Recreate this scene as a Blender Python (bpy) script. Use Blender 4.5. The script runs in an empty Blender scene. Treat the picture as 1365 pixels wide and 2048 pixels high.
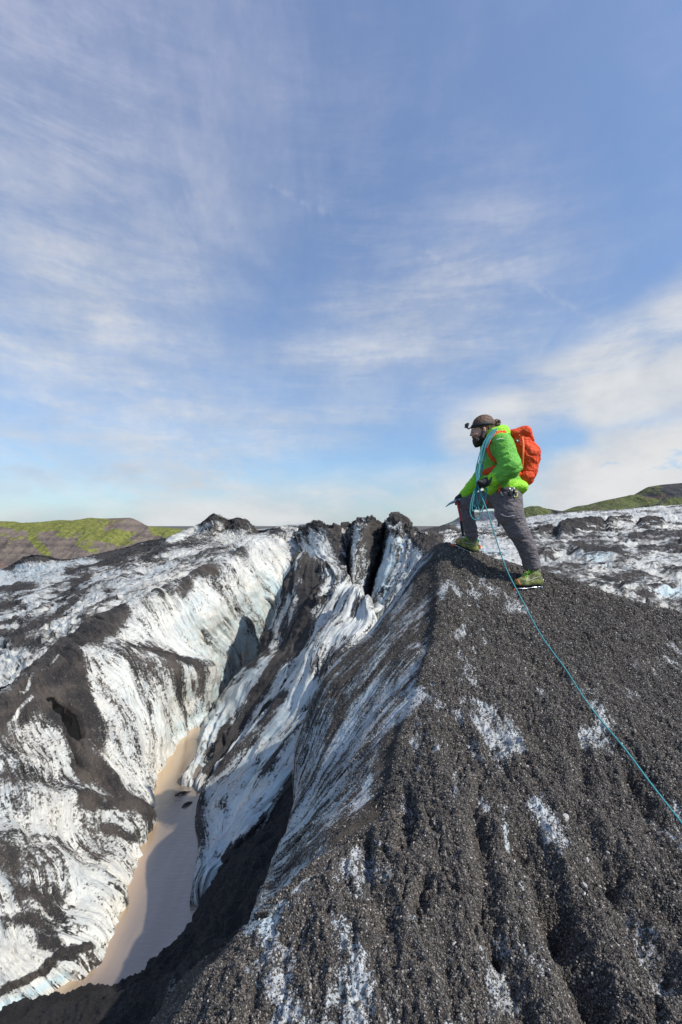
import bpy, math, time
import numpy as np
from mathutils import Vector
T0 = time.time()
S = bpy.context.scene
C = S.collection
# ------------------------------------------------------------------ camera, world, sun
F, HZ, CX = 910.0, 1045.0, 682.5          # focal length and horizon of the photograph, in its own pixels
cam = bpy.data.objects.new('camera', bpy.data.cameras.new('camera'))
C.objects.link(cam); S.camera = cam
cam.location = (0, 0, 0); cam.rotation_euler = (math.radians(90), 0, 0)
cam.data.sensor_fit = 'VERTICAL'; cam.data.sensor_height = 36.0
cam.data.lens = 36.0 * F / 2048.0
cam.data.shift_y = (HZ - 1024.0) / 2048.0
cam.data.clip_start = 0.05; cam.data.clip_end = 20000
SUN = Vector((0.625, -0.325, 0.735)).normalized()
SUN_E = math.asin(SUN.z); SUN_A = math.atan2(SUN.x, SUN.y)
ld = bpy.data.lights.new('sun', 'SUN'); ld.energy = 4.6; ld.angle = math.radians(0.53); ld.color = (1, 0.955, 0.88)
lo = bpy.data.objects.new('sun', ld); C.objects.link(lo)
lo.rotation_euler = SUN.to_track_quat('Z', 'Y').to_euler(); lo.location = (20, -20, 30)
S.view_settings.view_transform = 'Standard'; S.view_settings.look = 'None'
S.view_settings.gamma = 1; S.view_settings.exposure = 0.0; S.view_settings.use_curve_mapping = False
S.cycles.max_bounces = 6; S.cycles.diffuse_bounces = 3; S.cycles.glossy_bounces = 3

# ------------------------------------------------------------------ node helpers
class NT:
    def __init__(s, tree): s.t = tree; s.n = tree.nodes; s.l = tree.links
    def node(s, typ, **kw):
        n = s.n.new(typ)
        for k, v in kw.items():
            if k.startswith('i_'):
                key = k[2:]; key = int(key) if key.isdigit() else key.replace('_', ' ')
                s.put(n.inputs[key], v)
            else: setattr(n, k, v)
        return n
    def put(s, sock, v):
        if isinstance(v, bpy.types.NodeSocket): s.l.new(v, sock)
        elif isinstance(v, bpy.types.Node): s.l.new(v.outputs[0], sock)
        elif v is not None:
            if sock.type == 'RGBA' and isinstance(v, (tuple, list)) and len(v) == 3: v = (*v, 1)
            sock.default_value = v
    def math(s, op, a, b=None, c=None, clamp=False):
        n = s.n.new('ShaderNodeMath'); n.operation = op; n.use_clamp = clamp
        for i, v in enumerate((a, b, c)):
            if v is not None: s.put(n.inputs[i], v)
        return n.outputs[0]
    def mix(s, f, a, b, blend='MIX'):
        n = s.n.new('ShaderNodeMix'); n.data_type = 'RGBA'; n.blend_type = blend
        s.put(n.inputs[0], f); s.put(n.inputs[6], a); s.put(n.inputs[7], b); return n.outputs[2]
    def ramp(s, v, stops):
        n = s.n.new('ShaderNodeValToRGB'); e = n.color_ramp.elements
        while len(e) < len(stops): e.new(0.5)
        for q, (p, c) in zip(e, stops):
            q.position = p; q.color = (c, c, c, 1) if not isinstance(c, (tuple, list)) else (*c, 1)
        s.put(n.inputs[0], v); return n.outputs[0]
    def sstep(s, v, a, b, lo=0.0, hi=1.0):
        n = s.n.new('ShaderNodeMapRange'); n.interpolation_type = 'SMOOTHSTEP'
        for k, q in zip(('Value', 'From Min', 'From Max', 'To Min', 'To Max'), (v, a, b, lo, hi)): s.put(n.inputs[k], q)
        return n.outputs[0]
    def noise(s, vec, scale, detail=4, rough=0.55, dist=0.0, out=0):
        n = s.n.new('ShaderNodeTexNoise'); s.put(n.inputs['Vector'], vec)
        n.inputs['Scale'].default_value = scale; n.inputs['Detail'].default_value = detail
        n.inputs['Roughness'].default_value = rough; n.inputs['Distortion'].default_value = dist
        return n.outputs[out]
    def voro(s, vec, scale, feature='F1', out=0):
        n = s.n.new('ShaderNodeTexVoronoi'); n.feature = feature; s.put(n.inputs['Vector'], vec)
        n.inputs['Scale'].default_value = scale; return n.outputs[out]
    def vscale(s, vec, sc, rot=None, loc=None):
        n = s.n.new('ShaderNodeMapping'); s.put(n.inputs['Vector'], vec); n.inputs['Scale'].default_value = sc
        if rot: n.inputs['Rotation'].default_value = rot
        if loc: n.inputs['Location'].default_value = loc
        return n.outputs[0]

def new_mat(name):
    m = bpy.data.materials.new(name); m.use_nodes = True; t = NT(m.node_tree)
    return m, t, m.node_tree.nodes['Principled BSDF']

def simple(name, col, rough=0.6, metal=0.0, var=0.12, scale=30.0, bump=0.0, spec=0.5, bscale=None):
    m, t, b = new_mat(name)
    co = t.node('ShaderNodeTexCoord').outputs['Object']
    n = t.noise(co, scale, 4)
    lo_ = tuple(c * (1 - var) for c in col); hi_ = tuple(min(1, c * (1 + var)) for c in col)
    t.put(b.inputs['Base Color'], t.mix(t.sstep(n, 0.35, 0.65), lo_, hi_))
    b.inputs['Roughness'].default_value = rough; b.inputs['Metallic'].default_value = metal
    b.inputs['Specular IOR Level'].default_value = spec
    if bump:
        bn = t.node('ShaderNodeBump'); bn.inputs['Strength'].default_value = bump; bn.inputs['Distance'].default_value = 0.004
        t.put(bn.inputs['Height'], t.noise(co, bscale or scale * 4, 3)); t.put(b.inputs['Normal'], bn)
    return m

# ------------------------------------------------------------------ world: Nishita sky with cirrus and low cumulus
W = bpy.data.worlds.new('World'); S.world = W; W.use_nodes = True; W.cycles.sampling_method = 'MANUAL'; W.cycles.sample_map_resolution = 256
t = NT(W.node_tree); bg = t.n['Background']
sky = t.node('ShaderNodeTexSky', sky_type='NISHITA', sun_disc=False, sun_elevation=SUN_E, sun_rotation=SUN_A,
             altitude=200.0, air_density=1.0, dust_density=0.6, ozone_density=2.0)
d = t.node('ShaderNodeTexCoord').outputs['Generated']
sp = t.node('ShaderNodeSeparateXYZ', i_0=d); dx, dy, dz = sp.outputs
az = t.math('ARCTAN2', dx, dy); el = t.math('ARCSINE', dz)
elp = t.math('MAXIMUM', el, 0.0)
# cloud layer coordinates: the direction cut with a flat layer overhead
zz = t.math('ADD', t.math('MAXIMUM', dz, 0.0), 0.22)
px_ = t.math('DIVIDE', dx, zz); py_ = t.math('DIVIDE', dy, zz)
lay = t.node('ShaderNodeCombineXYZ', i_0=px_, i_1=py_, i_2=0.0).outputs[0]
def wdir(px, py):
    x, z = (px - CX) / F, (HZ - py) / F
    return math.atan2(x, 1.0), math.atan2(z, math.hypot(x, 1.0))
wn = t.noise(lay, 1.4, 3, 0.6, out=1)
wsep = t.node('ShaderNodeSeparateColor', i_0=wn).outputs
def band(p0, p1, w, soft=1.0, warp=0.10):
    """soft-edged distance mask round a line of sky between two directions"""
    (a0, e0), (a1, e1) = wdir(*p0), wdir(*p1)
    L = math.hypot(a1 - a0, e1 - e0); ux, uy = (a1 - a0) / L, (e1 - e0) / L
    A = t.math('SUBTRACT', t.math('ADD', az, t.math('MULTIPLY', t.math('SUBTRACT', wsep[0], 0.5), warp * 2)), a0)
    E = t.math('SUBTRACT', t.math('ADD', el, t.math('MULTIPLY', t.math('SUBTRACT', wsep[1], 0.5), warp * 2)), e0)
    tt = t.math('ADD', t.math('MULTIPLY', A, ux), t.math('MULTIPLY', E, uy))
    tc = t.math('MINIMUM', t.math('MAXIMUM', tt, 0.0), L)
    ax = t.math('SUBTRACT', A, t.math('MULTIPLY', tc, ux)); ay = t.math('SUBTRACT', E, t.math('MULTIPLY', tc, uy))
    dd = t.math('SQRT', t.math('ADD', t.math('MULTIPLY', ax, ax), t.math('MULTIPLY', ay, ay)))
    return t.sstep(dd, w * (1 - soft), w * 1.0, 1.0, 0.0)
ae = t.node('ShaderNodeCombineXYZ', i_0=az, i_1=el, i_2=0.0).outputs[0]
def clamp01(v): return t.math('MINIMUM', t.math('MAXIMUM', v, 0.0), 1.0)
def mul(*v):
    r = v[0]
    for q in v[1:]: r = t.math('MULTIPLY', r, q)
    return r
# fan of high cirrus seen from below, softer than the wisps in front of it
fan = t.noise(t.vscale(lay, (3.2, 1.3, 1), rot=(0, 0, math.radians(-24))), 1.3, 5, 0.58, 0.5)
wl = t.noise(t.vscale(ae, (1.8, 9.0, 1), rot=(0, 0, math.radians(27))), 1.9, 8, 0.66, 0.25)   # wisps falling to the right
wr = t.noise(t.vscale(ae, (1.5, 8.5, 1), rot=(0, 0, math.radians(-34))), 1.8, 8, 0.66, 0.30)  # wisps rising to the right
mot = t.noise(ae, 30.0, 2, 0.7)
broad = t.noise(ae, 2.3, 4, 0.5, 0.3)
sl = t.sstep(wl, 0.38, 0.68); sr = t.sstep(wr, 0.38, 0.68); sf = t.sstep(fan, 0.32, 0.72); sb = t.sstep(broad, 0.34, 0.66)
left = band((60, -500), (170, 800), 0.42, 1.0, 0.12)
top = band((300, -400), (420, 330), 0.30, 1.0, 0.12)
center = band((400, 960), (1000, 500), 0.24, 1.0, 0.10)
veil = t.math('ADD', t.math('ADD', mul(sb, sf, 0.18), mul(sr, sb, 0.13)), 0.07)
veil = t.math('ADD', veil, mul(left, t.math('ADD', 0.20, mul(sl, 0.27))))
veil = t.math('ADD', veil, mul(top, t.math('ADD', 0.05, mul(sf, 0.20))))
veil = t.math('ADD', veil, mul(center, t.math('ADD', 0.14, mul(sr, 0.24))))
veil = mul(veil, 1.15, t.sstep(mot, 0.2, 0.8, 0.86, 1.12))
puff = t.noise(t.vscale(ae, (1, 1.9, 1), rot=(0, 0, math.radians(-24))), 5.0, 7, 0.58, 0.3)
puf2 = t.noise(t.vscale(ae, (1, 1.7, 1)), 7.5, 7, 0.60, 0.2)
b1 = mul(band((930, 865), (1560, 505), 0.090, 0.80, 0.025), t.sstep(t.math('ADD', mul(puff, 0.45), mul(wr, 0.65)), 0.30, 0.62))
c1 = mul(band((1215, 800), (1500, 715), 0.078, 0.6, 0.035), t.sstep(puff, 0.30, 0.47))
c2 = mul(band((1190, 990), (1500, 900), 0.115, 0.45, 0.035), t.sstep(puf2, 0.30, 0.42))
c2b = mul(band((1210, 880), (1300, 865), 0.035, 0.9, 0.03), t.sstep(puf2, 0.24, 0.50))
c3 = mul(band((330, 1040), (1100, 955), 0.078, 0.9, 0.04), t.sstep(puff, 0.22, 0.60))
c4 = mul(band((-300, 1070), (1500, 1050), 0.085, 0.95, 0.03), t.sstep(puf2, 0.24, 0.66))
g1 = mul(band((-60, 960), (260, 935), 0.045, 0.95, 0.04), t.sstep(puf2, 0.36, 0.62))
tr1 = mul(band((545, 372), (660, 425), 0.010, 1.0, 0.012), t.sstep(mot, 0.35, 0.6)); tr2 = mul(band((845, 500), (935, 555), 0.009, 1.0, 0.012), t.sstep(mot, 0.35, 0.6))
tr3 = mul(band((1060, 565), (1190, 640), 0.010, 1.0, 0.014), t.sstep(mot, 0.35, 0.6))
hor = t.sstep(el, 0.02, 0.60, 0.13, 0.0)
def over(a, b, k): return t.math('SUBTRACT', 1.0, mul(t.math('SUBTRACT', 1.0, a), t.math('SUBTRACT', 1.0, mul(b, k))))
al = over(clamp01(veil), hor, 1.0)
for q, k in ((tr1, 0.16), (tr2, 0.20), (tr3, 0.16), (b1, 0.85), (c1, 0.9), (c2, 1.0), (c2b, 0.7), (c3, 0.8), (c4, 0.66)): al = over(al, q, k)
skyc = t.mix(1.0, sky.outputs[0], t.mix(t.sstep(el, 0.0, 0.9), (0.52, 0.77, 0.99), (1.22, 1.25, 1.32)), 'MULTIPLY')
cloudc = t.mix(t.sstep(puff, 0.35, 0.7), (4.1, 4.3, 4.6), (5.2, 5.25, 5.3))
cloudc = t.mix(t.sstep(el, 0.30, 0.95), cloudc, (3.4, 3.6, 4.9))
cloudc = t.mix(mul(g1, 0.6), cloudc, (3.4, 3.7, 4.2))
al = over(al, g1, 0.35)
t.put(bg.inputs['Color'], t.mix(al, skyc, cloudc)); bg.inputs['Strength'].default_value = 0.15

# ------------------------------------------------------------------ numpy noise
_r = np.random.RandomState(7)
PERM = _r.permutation(256).astype(np.int32); PERM = np.concatenate([PERM, PERM, PERM])
GR = _r.normal(size=(256, 3)).astype(np.float32); GR /= np.linalg.norm(GR, axis=1)[:, None]
def perlin(P):
    P = np.asarray(P, np.float32); sh = P.shape[:-1]; P = P.reshape(-1, 3)
    I = np.floor(P).astype(np.int32); f = P - I; I &= 255
    u = f * f * f * (f * (f * 6 - 15) + 10); out = 0
    for a in (0, 1):
        wx = u[:, 0] if a else 1 - u[:, 0]; pa = PERM[I[:, 0] + a]
        for b in (0, 1):
            wy = wx * (u[:, 1] if b else 1 - u[:, 1]); pb = PERM[(pa + I[:, 1] + b) & 511]
            for c in (0, 1):
                g = GR[PERM[(pb + I[:, 2] + c) & 511]]
                out = out + wy * (u[:, 2] if c else 1 - u[:, 2]) * ((f[:, 0] - a) * g[:, 0] + (f[:, 1] - b) * g[:, 1] + (f[:, 2] - c) * g[:, 2])
    return (out * 1.6).reshape(sh)
def fbm(P, oct=4, gain=0.5, lac=2.03, ridged=False):
    P = np.asarray(P, np.float32); s = 0; a = 1.0; tot = 0
    for k in range(oct):
        n = perlin(P * lac ** k + 17.3 * k)
        if ridged: n = 1 - 2 * np.abs(n)
        s = s + a * n; tot += a; a *= gain
    return s / tot
def sm(x, a, b):
    q = np.clip((x - a) / (b - a), 0, 1); return q * q * (3 - 2 * q)

# ------------------------------------------------------------------ object helpers
def U3(px, py, dd):
    return np.array([(px - CX) / F * dd, dd, (HZ - py) / F * dd], float)
def mesh_obj(name, V, Q, mats, parent=None, smooth=True, attrs=None, origin=None):
    V = np.asarray(V, np.float32).reshape(-1, 3)
    me = bpy.data.meshes.new(name)
    if isinstance(Q, np.ndarray):
        n, k = Q.shape
        me.vertices.add(len(V)); me.loops.add(n * k); me.polygons.add(n)
        me.loops.foreach_set('vertex_index', Q.astype(np.int32).ravel())
        me.polygons.foreach_set('loop_start', np.arange(0, n * k, k, dtype=np.int32))
        me.vertices.foreach_set('co', V.ravel()); me.update(calc_edges=True)
    else:
        me.from_pydata(V.tolist(), [], [list(q) for q in Q]); me.update()
    me.polygons.foreach_set('use_smooth', np.full(len(me.polygons), smooth, bool))
    for nm, a in (attrs or {}).items():
        a = np.asarray(a, np.float32)
        if a.ndim == 1:
            at = me.attributes.new(nm, 'FLOAT', 'POINT'); at.data.foreach_set('value', a)
        else:
            at = me.attributes.new(nm, 'FLOAT_VECTOR', 'POINT'); at.data.foreach_set('vector', a.ravel())
    for m in (mats if isinstance(mats, (list, tuple)) else [mats]): me.materials.append(m)
    o = bpy.data.objects.new(name, me); C.objects.link(o)
    if parent: o.parent = parent; o.matrix_parent_inverse = parent.matrix_world.inverted()
    return o
def empty(name, loc, label, cat, group=None):
    o = bpy.data.objects.new(name, None); C.objects.link(o); o.location = loc; o.empty_display_size = 0.1
    o.matrix_world = __import__('mathutils').Matrix.Translation(loc)
    tag(o, label, cat, group); return o
def tag(o, label=None, cat=None, group=None, kind=None):
    if label: o['label'] = label
    if cat: o['category'] = cat
    if group: o['group'] = group
    if kind: o['kind'] = kind
    return o

# ------------------------------------------------------------------ patches of glacier surface
def cr_matrix(n_ctrl, counts):
    """Catmull-Rom weights from n_ctrl knots to dense samples; counts per interval"""
    rows = []
    par = []
    for i in range(n_ctrl - 1):
        for k in range(counts[i]): par.append(i + k / counts[i])
    par.append(n_ctrl - 1.0)
    M = np.zeros((len(par), n_ctrl + 2))
    for r, p in enumerate(par):
        i = min(int(p), n_ctrl - 2); u = p - i
        w = (-0.5 * u + u * u - 0.5 * u ** 3, 1 - 2.5 * u * u + 1.5 * u ** 3, 0.5 * u + 2 * u * u - 1.5 * u ** 3, -0.5 * u * u + 0.5 * u ** 3)
        for q in range(4): M[r, i + q] += w[q]
    M[:, 1] += 2 * M[:, 0]; M[:, 2] -= M[:, 0]
    M[:, -2] += 2 * M[:, -1]; M[:, -3] -= M[:, -1]
    return M[:, 1:-1], np.array(par)
def project(P):
    y = np.maximum(P[..., 1], 0.05)
    return CX + F * P[..., 0] / y, HZ - F * P[..., 2] / y
def smoothnormals(P):
    a = np.gradient(P, axis=0); b = np.gradient(P, axis=1)
    n = np.cross(a, b); n /= np.linalg.norm(n, axis=-1, keepdims=True) + 1e-9
    s = (n * -P).sum(-1)
    if np.median(np.sign(s)) < 0: n = -n
    return n
class Patch: pass
def patch(name, ctrl, mat, step=2.2, streak='j', sscale=6.0, stretch=8.0, relief=0.03, lump=0.06, lfreq=0.8,
          strokes=(), ash=0.3, ashgrid=None, blues=(), seed=0.0, warp=8.0, namp=0.5, rough=0.006, extra=None, maxn=60, soft=(1.75, 0.15), sharp=0.0, flowfn=None, grain=None):
    G = np.array([[p if len(p) == 3 and isinstance(p, np.ndarray) else U3(*p) for p in row] for row in ctrl], float)
    px, py = project(G)
    inn = lambda x, y: -30 < x < 1400 and y < 2090
    def vis(x, y, x2, y2): return 1.0 if (inn(x, y) or inn(x2, y2)) else 0.2
    R, Cc = G.shape[:2]
    ci, cj = [], []
    for i in range(R - 1):
        m = max(math.hypot(px[i+1, j] - px[i, j], py[i+1, j] - py[i, j]) * vis(px[i, j], py[i, j], px[i+1, j], py[i+1, j]) for j in range(Cc))
        ci.append(int(min(maxn * 3, max(3, m / step))))
    for j in range(Cc - 1):
        m = max(math.hypot(px[i, j+1] - px[i, j], py[i, j+1] - py[i, j]) * vis(px[i, j], py[i, j], px[i, j+1], py[i, j+1]) for i in range(R))
        cj.append(int(min(maxn * 3, max(3, m / step))))
    A, pi_ = cr_matrix(R, ci); B, pj_ = cr_matrix(Cc, cj)
    P = np.einsum('ai,ijk,bj->abk', A, G, B)
    N = smoothnormals(P)
    ui = np.concatenate([[0], np.cumsum(np.linalg.norm(np.diff(P, axis=0), axis=-1).mean(1))])
    vj = np.concatenate([[0], np.cumsum(np.linalg.norm(np.diff(P, axis=1), axis=-1).mean(0))])
    UU, VV = np.meshgrid(ui, vj, indexing='ij')
    X, Y = project(P)
    W3 = np.stack([X / 60, Y / 60, np.full_like(X, seed)], -1)
    wx = fbm(W3, 3) * warp; wy = fbm(W3 + 31.7, 3) * warp
    Xw, Yw = X + wx, Y + wy
    a = np.full_like(X, ash) if ashgrid is None else np.einsum('ai,ij,bj->ab', np.abs(A), np.array(ashgrid, float), np.abs(B))
    a = np.clip(a, 0, 1)
    def paint(a, strokes):
        for (x0, y0, x1, y1, w, val) in strokes:
            dx, dy = x1 - x0, y1 - y0; L = dx * dx + dy * dy + 1e-6
            tt = np.clip(((Xw - x0) * dx + (Yw - y0) * dy) / L, 0, 1)
            dd = np.hypot(Xw - x0 - tt * dx, Yw - y0 - tt * dy) / w
            k = sm(dd, soft[0], soft[1]); a = a * (1 - k) + val * k
        return a
    a = paint(a, strokes)
    bl = paint(np.zeros_like(a) + 0.15, blues)
    # stretched coordinates that follow the fall of the ice
    wob = fbm(P * 0.7 + seed, 2) * 0.35
    if streak == 'j': fl = np.stack([UU + wob, VV / stretch, np.full_like(UU, seed)], -1)
    elif streak == 'i': fl = np.stack([UU / stretch, VV + wob, np.full_like(UU, seed)], -1)
    else: fl = P + seed
    if flowfn is not None: fl = flowfn(fl, P, X, Y, np.broadcast_to(pj_[None, :], X.shape))
    n1 = fbm(fl * sscale * 0.35, 3, 0.6); n2 = fbm(fl * sscale + 5, 4, 0.62); n3 = fbm(P * lfreq + seed, 4, 0.5)
    rr = fbm(fl * sscale * 0.5 + 9.1, 3, 0.55, ridged=True)
    ck = fbm(fl * sscale * 0.45 + 50, 3, 0.5); cm = sm(fbm(P * lfreq * 1.3 + 61, 2), -0.05, 0.25)
    ck = sm(np.abs(ck), 0.055, 0.0) * cm
    r2 = fbm(fl * sscale * 1.5 + 23, 3, 0.6, ridged=True)
    disp = lump * n3 + relief * (0.8 * (rr - .4) + 0.45 * (r2 - .4) + 0.5 * n2 + 0.5 * n1 - 1.1 * ck)
    iso = fbm(P * (0.25 / max(rough, 1e-4)) * 0.25 + 3.3, 3, 0.6)
    disp = disp + rough * iso * (1 + 2.0 * sm(a, 0.55, 0.9))
    if sharp: disp = disp + sharp * fbm(P * lfreq * 2.2 + 40, 3, 0.6, ridged=True)
    if grain:
        gq = fbm(P * grain[0] + 70, 3, 0.65)
        disp = disp + grain[1] * (gq * (0.35 + 1.1 * sm(a, 0.4, 0.8)) + 0.6 * sm(a, .3, .8) * np.abs(perlin(P * grain[0] * .45)))
    if extra is not None:
        e = extra(P, N, X, Y, a, np.broadcast_to(pj_[None, :], X.shape))
        if isinstance(e, tuple): e, da = e; a = da
        disp = disp + e
    # displacement fades out on the very edges of the view-independent grid
    Pd = P + N * disp[..., None]
    cover = a + namp * (0.9 * n1 + 1.15 * n2 + 0.35 * n3) * (1 - 0.45 * np.abs(2 * np.clip(a, 0, 1) - 1) ** 4) + 0.30 * ck
    nu, nv = P.shape[:2]
    idx = np.arange(nu * nv).reshape(nu, nv)
    Q = np.stack([idx[:-1, :-1], idx[1:, :-1], idx[1:, 1:], idx[:-1, 1:]], -1).reshape(-1, 4)
    # orient outwards
    fn = np.cross(P[1:, :-1] - P[:-1, :-1], P[:-1, 1:] - P[:-1, :-1]).reshape(-1, 3)
    if np.median(np.sign((fn * N[:-1, :-1].reshape(-1, 3)).sum(1))) < 0: Q = Q[:, ::-1]
    o = mesh_obj(name, Pd, Q, mat, attrs={'ash': cover.ravel(), 'blue': np.clip(bl + 0.25 * n1, 0, 1).ravel(), 'flow': fl.reshape(-1, 3)})
    o['kind'] = 'structure'
    r = Patch(); r.o = o; r.P = Pd; r.N = N; r.X, r.Y = project(Pd); r.a = a; r.cover = cover; r.Q = Q
    r.base = P; r.J = pj_
    print(name, nu, nv, nu * nv, round(time.time() - T0, 1)); return r

def glacier_mat(name, ice=(0.64, 0.635, 0.585), ash=(0.033, 0.031, 0.030), ash2=(0.078, 0.066, 0.057), blue=(0.47, 0.61, 0.64), k=1.0, soft=0.10, specks=60.0, wet=0.35, bumpd=0.01, spk=0.7):
    m, t, b = new_mat(name)
    at = lambda n, o: t.node('ShaderNodeAttribute', attribute_name=n).outputs[o]
    A = at('ash', 'Fac'); BL = at('blue', 'Fac'); FL = at('flow', 'Vector')
    co = t.node('ShaderNodeTexCoord').outputs['Object']
    f1 = t.noise(FL, 22.0 * k, 5, 0.65); f2 = t.noise(co, 14.0 * k, 6, 0.7); sp_ = t.noise(co, specks, 3, 0.6)
    v = t.math('ADD', A, t.math('MULTIPLY', t.math('SUBTRACT', f1, 0.5), 0.95))
    v = t.math('ADD', v, t.math('MULTIPLY', t.math('SUBTRACT', f2, 0.5), 0.85))
    v = t.math('ADD', v, t.math('MULTIPLY', t.math('SUBTRACT', sp_, 0.5), spk))
    vn = t.noise(FL, 9.0 * k, 3, 0.55, 0.4)
    vein = t.sstep(t.math('ABSOLUTE', t.math('SUBTRACT', vn, 0.5)), 0.0, 0.035, 1.0, 0.0)
    v = t.math('ADD', v, t.math('MULTIPLY', vein, t.math('MULTIPLY', t.sstep(t.noise(co, 3.1 * k, 3), 0.42, 0.62), 0.34)))
    cov = t.sstep(v, 0.5 - soft, 0.5 + soft)
    dust = t.sstep(v, 0.02, 0.58, 0.0, 0.52)
    icec = t.mix(t.sstep(t.noise(co, 1.7 * k, 4), 0.35, 0.65), tuple(c * 0.88 for c in ice), tuple(min(1, c * 1.1) for c in ice))
    icec = t.mix(1.0, icec, t.mix(t.sstep(f1, 0.32, 0.62), (0.70, 0.71, 0.74), (1.06, 1.05, 1.02)), 'MULTIPLY')
    icec = t.mix(t.math('MULTIPLY', BL, t.sstep(t.noise(co, 3.0 * k, 3), 0.3, 0.6)), icec, blue)
    icec = t.mix(dust, icec, (0.30, 0.27, 0.235))
    ashc = t.mix(t.sstep(t.noise(co, 2.3 * k, 5), 0.38, 0.66), ash, ash2)
    ashc = t.mix(t.sstep(t.noise(co, specks * 1.3, 2, 0.7), 0.56, 0.70, 0, 0.55), ashc, tuple(c * 2.1 for c in ash2))
    ashc = t.mix(t.sstep(t.voro(co, 190 * k, out=1), 0.80, 0.95, 0, 0.5), ashc, (0.16, 0.15, 0.14))
    t.put(b.inputs['Base Color'], t.mix(t.sstep(A, 1.45, 1.7), t.mix(cov, icec, ashc), (0.004, 0.004, 0.004)))  # topmost ash values: painted darkness inside the melt hole
    t.put(b.inputs['Roughness'], t.math('ADD', wet, t.math('MULTIPLY', cov, 0.9 - wet)))
    b.inputs['Specular IOR Level'].default_value = 0.4
    gr = t.noise(co, specks * 2.2, 3, 0.75)
    bn = t.node('ShaderNodeBump'); bn.inputs['Strength'].default_value = 0.9; bn.inputs['Distance'].default_value = bumpd
    h = t.math('ADD', t.math('MULTIPLY', f1, 1.6), t.math('MULTIPLY', t.noise(co, 55 * k, 4, 0.7), t.math('ADD', 0.5, t.math('MULTIPLY', cov, 1.2))))
    h = t.math('ADD', t.math('ADD', h, t.math('MULTIPLY', vn, 2.0)), t.math('MULTIPLY', cov, t.math('ADD', 0.35, t.math('MULTIPLY', gr, 1.6))))
    t.put(bn.inputs['Height'], h); t.put(b.inputs['Normal'], bn)
    return m
M_near = glacier_mat('gravel_and_ice', ice=(0.44, 0.46, 0.47), ash=(0.045, 0.039, 0.034), ash2=(0.105, 0.087, 0.070), spk=1.5, k=1.3, specks=120, soft=0.12, bumpd=0.009)
M_wet_gravel_shade = glacier_mat('wet_gravel_painted_shade', ice=(0.30, 0.33, 0.36), ash=(0.014, 0.0135, 0.014), ash2=(0.030, 0.027, 0.026), k=1.2, specks=90, soft=0.12, bumpd=0.012)  # wet gully gravel, with the chasm's shade also put into its colour
M_mid = glacier_mat('streaked_ice', k=1.0, specks=42, soft=0.09, bumpd=0.012)
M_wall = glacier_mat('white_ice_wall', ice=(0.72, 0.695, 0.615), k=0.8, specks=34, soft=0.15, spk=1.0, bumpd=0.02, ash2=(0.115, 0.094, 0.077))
M_far = glacier_mat('far_ice', ice=(0.66, 0.635, 0.565), k=0.3, specks=11, soft=0.16, spk=0.6, bumpd=0.05)

POND = -4.2
def sh(p, dx=0, dy=0, dz=0):
    q = p.copy() if isinstance(p, np.ndarray) else U3(*p)
    return q + np.array([dx, dy, dz])

# ---- the ridge the climber stands on
L = [  # left face from chasm to crest line, one fall line per row
 [(590,1530,4.4),(610,1450,4.5),(655,1345,4.65),(735,1265,4.85),(800,1180,5.0),(850,1112,5.1),(897,1085,5.05)],
 [(588,1600,3.95),(625,1510,4.0),(680,1400,4.15),(755,1300,4.3),(815,1235,4.4),(860,1195,4.45),(895,1170,4.4)],
 [(565,1680,3.6),(615,1590,3.6),(680,1490,3.7),(750,1400,3.8),(805,1335,3.85),(850,1295,3.9),(885,1265,3.9)],
 [(545,1730,3.3),(600,1650,3.25),(660,1565,3.3),(725,1480,3.35),(780,1420,3.4),(822,1382,3.42),(855,1355,3.4)],
 [(530,1780,3.0),(585,1710,2.95),(640,1640,2.95),(700,1570,2.97),(750,1515,3.0),(790,1480,3.02),(822,1455,3.0)],
 [(518,1815,2.75),(565,1765,2.68),(615,1705,2.65),(670,1650,2.65),(715,1610,2.67),(760,1580,2.68),(795,1560,2.65)],
 [(505,1850,2.5),(545,1810,2.43),(590,1765,2.4),(640,1720,2.38),(685,1690,2.4),(728,1662,2.43),(765,1640,2.42)],
 [(500,1865,2.45),(508,1858,2.35),(520,1845,2.28),(540,1825,2.2),(560,1805,2.17),(580,1785,2.13),(605,1765,2.1)],
 [(380,1960,3.0),(410,1935,2.7),(435,1915,2.45),(455,1900,2.3),(470,1888,2.15),(486,1877,2.03),(500,1868,1.95)],
 [(310,2050,2.7),(340,2020,2.45),(365,2000,2.25),(385,1985,2.1),(402,1972,1.98),(420,1960,1.88),(435,1950,1.82)],
 [(240,2160,2.5),(270,2130,2.3),(295,2110,2.12),(315,2095,1.97),(332,2082,1.86),(350,2070,1.76),(365,2055,1.7)],
 [(160,2300,2.3),(190,2270,2.1),(215,2250,1.97),(235,2230,1.85),(252,2215,1.75),(268,2200,1.66),(280,2190,1.6)]]
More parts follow.
